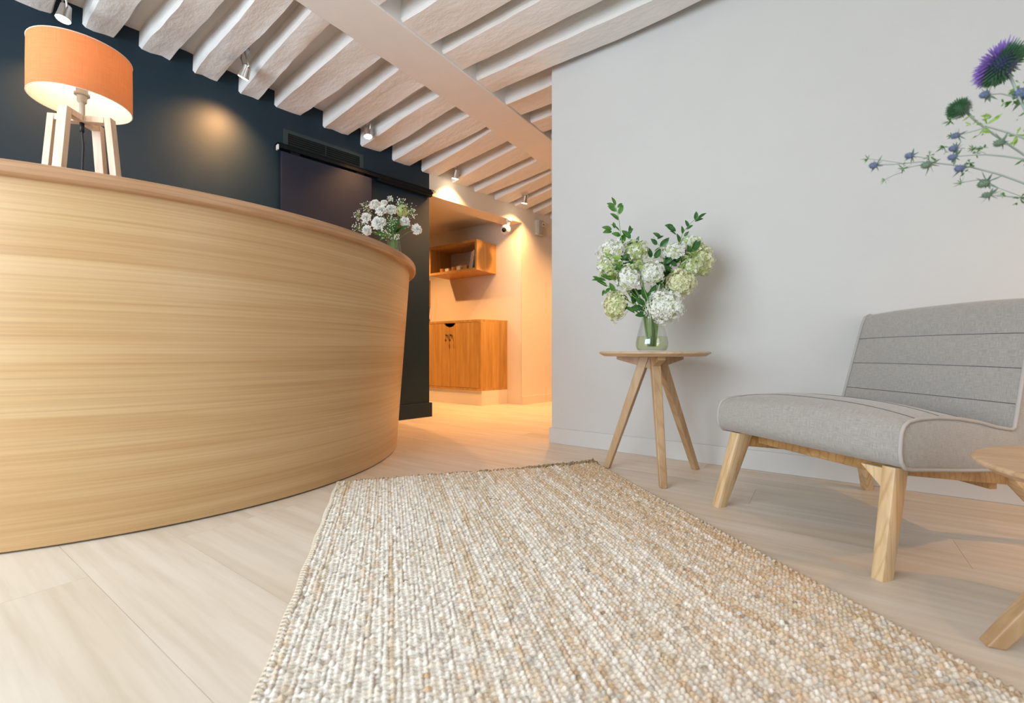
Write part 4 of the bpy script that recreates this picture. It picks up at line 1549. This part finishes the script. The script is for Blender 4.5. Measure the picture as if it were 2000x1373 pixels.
# filler foliage umbels
for px_0, py_0, px_1, py_1, lab in ((1270, 600, 1246, 530, 'lime green flower umbel in front of the white centre blooms'), (1262, 600, 1196, 545, 'lime green flower umbel at the left edge of the bouquet'), (1285, 600, 1340, 512, 'lime green flower umbel on the right of the bouquet')):
    t = empty('green_umbel', nk(), lab, 'flower', 'lime green umbels in the bouquet')
    dd = 1.93 if px_1 == 1246 else 1.97
    a_, b_ = P(px_0, py_0, dd), P(px_1, py_1, dd)
    m = MB()
    sl_ = N1 + slotd(N1, b_, .036)
    m.tube([sl_ + Vector((0, 0, -.085)), sl_, a_, b_], [.002, .002, .002, .0014], 6)
    ends = []
    for k in range(22):
        v = Vector((rf.uniform(-1, 1), rf.uniform(-1, 1), rf.uniform(-.3, 1))).normalized() * rf.uniform(.020, .040)
        v += (b_ - a_).normalized() * .018
        ends.append(b_ + v)
        m.tube([b_, b_ + v * .5 + Vector((0, 0, .002)), b_ + v], .0007, 4)
    m.build('stem', M['stem'], t)
    m = MB()
    for e in ends:
        for k in range(5):
            floret(m, e + Vector((rf.uniform(-.007, .007), rf.uniform(-.007, .007), rf.uniform(-.005, .005))), e - b_, .0062, 0)
    m.build('flower_head', [M['petal_lime']], t)

# ------------------------------------------------------------------ white bouquet on the desk
V2 = W((769 - CX) / F * 2.47, 2.47)
vase(V2, 1.0414, [(.038, 0), (.047, .006), (.050, .02), (.048, .04), (.041, .075), (.034, .11), (.031, .128), (.033, .134)], .06, 'small clear glass vase with white flowers on the right end of the desk', 'glass vases with flowers')
N2 = Vector((V2.x, V2.y, 1.165))


def ruffle(px, py, d, r, label, mats, face=None, layers=7):
    c = P(px, py, d)
    t = empty('white_flower', N2, label, 'flower', 'white blooms in the desk vase')
    vd = (Vector((0, 0, H0)) - c).normalized()
    n, a, b_ = frame(face if face else (vd + (c - N2).normalized() * .8 + Vector((rf.uniform(-.3, .3), rf.uniform(-.3, .3), 0))))
    m = MB()
    for L_ in range(layers):
        f = (L_ + 1) / layers
        cnt = 5 + 2 * L_
        wv = 1.15
        for k in range(cnt):
            an = k * 2 * PI / cnt + L_ * .7 + rf.uniform(-.1, .1)
            d_ = a * math.cos(an) + b_ * math.sin(an)
            e = n.cross(d_)
            rr_ = r * f
            lift = r * (.75 - .85 * f * f)
            w = (rr_ * 2.2 / cnt + r * .10) * wv
            p0 = c + d_ * rr_ * .2 + n * lift * .3
            p1 = c + d_ * rr_ * .75 + n * (lift + r * .12)
            p2 = c + d_ * rr_ * rf.uniform(.86, 1.16) + n * (lift + r * rf.uniform(-.12, .2))
            m.add([p0 - e * w * .3, p0 + e * w * .3, p1 - e * w * .62 - n * r * .06, p1 + e * w * .62 - n * r * .06, p2 - e * w * .45, p2 + n * r * .05, p2 + e * w * .45], [(0, 1, 3, 2), (2, 3, 6, 5, 4)], 0)
    m.ball(c - n * r * .12, r * .42, 8, 6, 1)
    m.build('flower_head', mats, t)
    m = MB()
    s2 = N2 + slotd(N2, c, .027)
    m.tube([s2 + Vector((0, 0, -.1)), s2, s2.lerp(c, .55) + Vector((0, 0, .01)), c - n * r * .3], .0022, 6)
    m.build('stem', M['stem'], t, smooth=True)


WH = [M['petal_white'], M['petal_lime']]
for px, py, r, lab, d_ in ((733, 400, .034, 'white bloom at the top left of the desk bouquet', 2.5), (745, 412, .032, 'white bloom in the upper middle of the desk bouquet', 2.46), (764, 410, .034, 'creamy white bloom at the top centre right of the desk bouquet', 2.49),
                           (740, 436, .040, 'largest pinkish white bloom in the middle of the desk bouquet', 2.42), (716, 426, .032, 'white bloom at the left side of the desk bouquet', 2.46), (717, 450, .030, 'white bloom lowest at the left, touching the counter edge line', 2.44),
                           (791, 434, .032, 'pinkish white bloom on the right part of the desk bouquet', 2.45), (814, 448, .030, 'separate white bloom sticking out farthest right of the desk bouquet', 2.47), (750, 397, .022, 'small greenish white bud at the top of the desk bouquet', 2.5)):
    ruffle(px, py, d_, r, lab, WH)
t = empty('green_carnation', N2, 'yellowish green ruffled bloom at the right top of the desk bouquet', 'flower')
m = MB()
c = P(786, 412, 2.5)
for i in range(70):
    v = Vector((rf.gauss(0, 1), rf.gauss(0, 1), rf.gauss(0, 1))).normalized()
    floret(m, c + v * .030, v, .011, 0)
m.build('flower_head', [M['petal_lime']], t)
m = MB()
s2 = N2 + slotd(N2, c, .027)
m.tube([s2 + Vector((0, 0, -.1)), s2, c], .002, 6)
m.build('stem', M['stem'], t)
for px_0, py_0, px_1, py_1, w_, lab in ((768, 462, 802, 442, .05, 'broad green leaf reaching right under the desk blooms'), (757, 463, 730, 458, .04, 'broad green leaf on the left under the desk blooms'), (762, 462, 742, 470, .034, 'dark green leaf drooping over the front of the desk vase'), (766, 455, 770, 425, .06, 'upright dark green leaf in the middle of the desk bouquet'), (772, 455, 783, 428, .05, 'dark green leaf behind the pinkish right bloom of the desk bouquet')):
    t = empty('foliage_leaf', N2, lab, 'leaf', 'broad leaves in the desk vase')
    m = MB()
    a_, b_ = P(px_0, py_0, 2.45), P(px_1, py_1, 2.42 if w_ != .06 else 2.5)
    leaf_mesh(m, a_, b_ - a_, Vector((RY * .6, -RX * .6, .7)), (b_ - a_).length, w_, bend=.12, n=8)
    m.build('leaf_blade', M['leaf_dark'] if w_ > .045 else M['leaf'], t, smooth=True)
    m = MB()
    s2 = N2 + slotd(N2, a_, .027)
    m.tube([s2 + Vector((0, 0, -.08)), s2, a_], .0018, 6)
    m.build('stem', M['stem'], t)
for px, py, sp, lab in ((762, 388, .018, "baby's breath sprig, topmost of the desk bouquet"), (782, 396, .045, "baby's breath sprig at the upper right of the desk bouquet"), (802, 412, .045, "baby's breath sprig at the far upper right beside the green bloom"), (715, 405, .040, "baby's breath sprig at the upper left of the desk bouquet"),
                        (698, 422, .040, "baby's breath sprig at the far left of the desk bouquet"), (702, 446, .045, "baby's breath sprig at the lower left above the counter edge"), (766, 435, .040, "baby's breath sprig in the middle between the white blooms"), (754, 458, .036, "baby's breath sprig low at the front of the desk vase"), (775, 462, .02, "baby's breath sprig right above the vase rim")):
    t = empty('gypsophila_sprig', N2, lab, 'flower', "baby's breath in the desk vase")
    c = P(px, py, rf.uniform(2.44, 2.5) if py < 430 or px < 710 else 2.415)
    m, m2 = MB(), MB()
    s2 = N2 + slotd(N2, c, .027)
    m.tube([s2 + Vector((0, 0, -.08)), s2, c - (c - N2) * .35, c], [.0012, .0012, .001, .0006], 5)
    for k in range(42):
        v = Vector((rf.gauss(0, 1), rf.gauss(0, 1), rf.gauss(0, 1)))
        v = v.normalized() * sp * rf.uniform(.35, 1.0)
        q = c + v
        m.tube([c + v * .1, c + v * .6 + Vector((0, 0, .002)), q], .0004, 3, cap=False)
        m2.ball(q, rf.uniform(.0018, .0034), 6, 4)
    m.build('stem', M['stem'], t)
    tag(m2.build('blossom', M['petal_white'], t), kind='stuff')

# ------------------------------------------------------------------ thistles on the low table
V3 = Vector((T2.x, T2.y, 0))
vase(V3, 0.3404, vp1, .07, 'clear glass vase with thistles on the low round table, beyond the right edge', 'glass vases with flowers')
N3 = Vector((V3.x, V3.y, 0.495))


def globe(px, py, d, rad, axis, crown_mat, body_mat, tip_mat, label, stem_px, flat=.75, cut=.22):
    c = P(px, py, d)
    t = empty('globe_thistle', N3, label, 'flower', 'globe thistles in the low table vase')
    n, a, b_ = frame(axis)
    m = MB()
    mat = Matrix((a, b_, n * flat)).transposed()
    m.ball(c, rad * .62, 16, 10, 0, (1, 1, 1), mat)
    m.build('core', body_mat, t, smooth=True)
    mA, mB_ = MB(), MB()
    N = 420
    for i in range(N):
        z_ = 1 - 2 * (i + .5) / N
        an = i * 2.39996
        s_ = math.sqrt(max(0, 1 - z_ * z_))
        v = a * s_ * math.cos(an) + b_ * s_ * math.sin(an) + n * z_ * flat
        if z_ < -.86:
            continue
        top = z_ > cut
        mm = mA if top else mB_
        e0, e1 = c + v * rad * .55, c + v * rad * (rf.uniform(.92, 1.14) if top else rf.uniform(.82, .98))
        em = e0.lerp(e1, .6)
        mm.tube([e0, em, e1], [rad * .02, rad * (.034 if top else .03), rad * .008], 4, cap=False)
    if mA.v:
        mA.build('florets', crown_mat, t)
        mB_.build('bracts', tip_mat, t)
    m = MB()
    s3 = N3 + slotd(N3, c, .036)
    m.tube([P(x_, y_, d) for x_, y_ in stem_px] + [s3, s3 + Vector((0, 0, -.1))], [.0022] + [.0016] * (len(stem_px) - 1) + [.002, .002], 7)
    m.build('stem', M['stem_grey'], t, smooth=True)
    return t


ax1 = (P(1930, 95, .75) - P(1975, 150, .75)).normalized() + Vector((-RY, RX, 0)) * .75
globe(1956, 126, .75, .039, ax1, M['purple'], M['navy'], M['thistle_green'], 'large purple globe thistle head at the top right corner', [(1972, 146), (1988, 185), (2040, 300), (2180, 560)])
globe(1874, 213, .78, .0185, P(1860, 208, .78) - P(1888, 220, .78), M['thistle_green'], M['thistle_green'], M['holly_green'], 'small dark green globe thistle bud below and left of the purple one', [(1888, 219), (1905, 236), (1940, 262), (2040, 330), (2200, 600)], .95, .2)


def spiky(m, p, dr, L, w):
    """narrow stiff bract"""
    dr = Vector(dr).normalized()
    _, a, b_ = frame(dr)
    e = a * math.cos(rf.random() * 6) + b_ * math.sin(rf.random() * 6)
    m.add([p - e * w * .3, p + e * w * .3, p + dr * L * .5 + e * w * .5 + b_ * L * .04, p + dr * L, p + dr * L * .5 - e * w * .5], [(0, 1, 2, 4), (4, 2, 3)])


def holly(label, stem_px, heads, leaves, d0=.80, d1=.75):
    t = empty('sea_holly', N3, label, 'flower', 'sea holly sprays in the low table vase')
    xs = [s_[0] for s_ in stem_px]

    def dep(x_):
        return d0 + (d1 - d0) * (x_ - 1690) / 310

    m = MB()
    pts = [P(x_, y_, dep(x_)) for x_, y_ in stem_px]
    s3 = N3 + slotd(N3, pts[0], .036)
    m.tube(pts + [s3, s3 + Vector((0, 0, -.1))], list(np.linspace(.0007, .0017, len(pts))) + [.002, .002], 6)
    for (hx, hy, sx_, sy_, r, kind, hd) in heads:
        m.tube([P(hx, hy, dep(hx)), P((hx + sx_) / 2, (hy + sy_) / 2 - 1, dep(hx)), P(sx_, sy_, dep(sx_))], .0006, 4)
    m.build('stem', M['stem_grey'], t, smooth=True)
    for (hx, hy, sx_, sy_, r, kind, hd) in heads:
        c = P(hx, hy, dep(hx))
        ax_ = P(hx + hd[0], hy + hd[1], dep(hx)) - c
        n, a, b_ = frame(ax_)
        mat = Matrix((a, b_, n)).transposed()
        m = MB()
        r_ = r / F * dep(hx)
        if kind != 'g':
            rows = []
            m.ball(c, r_ * .62, 12, 8, 0, (1, 1, 1.35), mat)
            for i in range(60):
                z_ = 1 - 2 * (i + .5) / 60
                an = i * 2.39996
                s_ = math.sqrt(1 - z_ * z_)
                v = a * s_ * math.cos(an) + b_ * s_ * math.sin(an) + n * z_ * 1.35
                m.tube([c + v * r_ * .55, c + v * r_ * .80], [r_ * .08, r_ * .01], 4, cap=False)
            m.build('flower_head', M['holly_blue'] if kind == 'b' else M['holly_green'], t)
        m = MB()
        for k in range(8 if kind != 'g' else 10):
            an = k * 2 * PI / 8 + rf.uniform(-.3, .3)
            v = a * math.cos(an) + b_ * math.sin(an) + n * rf.uniform(-.5, .3 if kind != 'g' else 1.2)
            spiky(m, c - n * r_ * .6, v, r_ * rf.uniform(1.3, 2.3), r_ * .36)
        m.build('bracts', M['holly_green'] if kind != 'g' else M['leaf'], t)
    for (lx, ly, L_, mt, n_) in leaves:
        c = P(lx, ly, dep(lx))
        m = MB()
        for k in range(n_):
            v = Vector((rf.uniform(-1, 1), rf.uniform(-1, 1), rf.uniform(-1, 1)))
            L2 = L_ / F * dep(lx) * rf.uniform(.6, 1.1)
            p_ = c + v * L2 * .15
            spiky(m, p_, v, L2, L2 * .30)
            for q in (-1, 1):
                spiky(m, p_ + v.normalized() * L2 * .45, v.normalized() + frame(v)[1] * q * .9, L2 * .4, L2 * .16)
        m.build('leaf', mt, t)


holly('lowest long sea holly spray reaching farthest left with blue buds', [(1708, 322), (1745, 321), (1800, 316), (1850, 321), (1895, 326), (1950, 340), (2000, 358), (2150, 480)],
      [(1706, 323, 1714, 322, 9, 'b', (-8, 1)), (1776, 304, 1815, 311, 9, 'b', (-8, 1)), (1692, 310, 1762, 319, 6, 'g', (-6, 0)), (1761, 331, 1800, 322, 6, 'g', (-5, 4)), (1810, 322, 1822, 317, 11, 'd', (-8, 2)), (1725, 352, 1762, 336, 5, 'g', (-6, 3)), (1874, 329, 1890, 326, 10, 'b', (-8, 0)), (1874, 357, 1930, 350, 6, 'g', (-6, 0))],
      [(1762, 322, 7, M['leaf'], 4), (1816, 305, 13, M['leaf'], 6), (1894, 320, 14, M['leaf'], 6), (1884, 336, 10, M['leaf'], 4)])
holly('sea holly spray with a pair of stacked blue buds at mid height', [(1862, 306), (1900, 303), (1925, 302), (1960, 305), (2000, 311), (2150, 440)],
      [(1860, 307, 1866, 306, 9, 'b', (-8, 0)), (1862, 290, 1885, 290, 9, 'b', (-8, 0)), (1840, 289, 1852, 298, 7, 'g', (-5, 4)), (1898, 289, 1930, 288, 5, 'g', (-5, 0)), (1952, 279, 1966, 284, 11, 'd', (-8, 2)), (1899, 290, 1925, 300, 5, 'g', (-4, -3))],
      [(1906, 300, 10, M['leaf'], 6), (1922, 290, 12, M['leaf'], 4), (1998, 312, 16, M['leaf'], 5), (1845, 298, 6, M['leaf'], 3)])
holly('sea holly spray with yellowish spiny leaves and pale blue buds', [(1866, 265), (1895, 258), (1930, 248), (1965, 258), (2000, 270), (2150, 420)],
      [(1866, 265, 1876, 263, 9, 'b', (-8, 2)), (1855, 264, 1866, 262, 5, 'g', (-5, 0)), (1852, 238, 1875, 226, 7, 'g', (-6, 2))],
      [(1928, 243, 20, M['leaf_lime'], 7), (1920, 258, 16, M['leaf_lime'], 4), (1985, 264, 19, M['leaf_lime'], 8), (1895, 226, 14, M['leaf_lime'], 5), (1898, 244, 12, M['leaf_lime'], 4), (1938, 226, 14, M['leaf_lime'], 3)])
holly('sea holly spray with a single blue green bud near the purple thistle', [(1926, 185), (1955, 183), (1985, 190), (2010, 210), (2140, 380)],
      [(1923, 185, 1930, 184, 10, 'b', (-8, 1)), (1993, 183, 2004, 190, 15, 'b', (-8, -3))],
      [(1978, 197, 17, M['leaf'], 6), (1960, 201, 8, M['leaf'], 3), (1995, 164, 20, M['leaf_lime'], 6), (1992, 226, 18, M['leaf'], 4)])
holly('bottom right sea holly spray with dark round buds', [(1930, 381), (1960, 383), (1995, 386), (2060, 430), (2160, 560)],
      [(1927, 381, 1938, 382, 9, 'd', (-8, 0)), (1921, 358, 1995, 384, 12, 'd', (-6, 3)), (1957, 380, 1965, 383, 5, 'g', (-4, 3))],
      [(1992, 387, 17, M['leaf'], 7), (1957, 382, 8, M['leaf'], 3)])
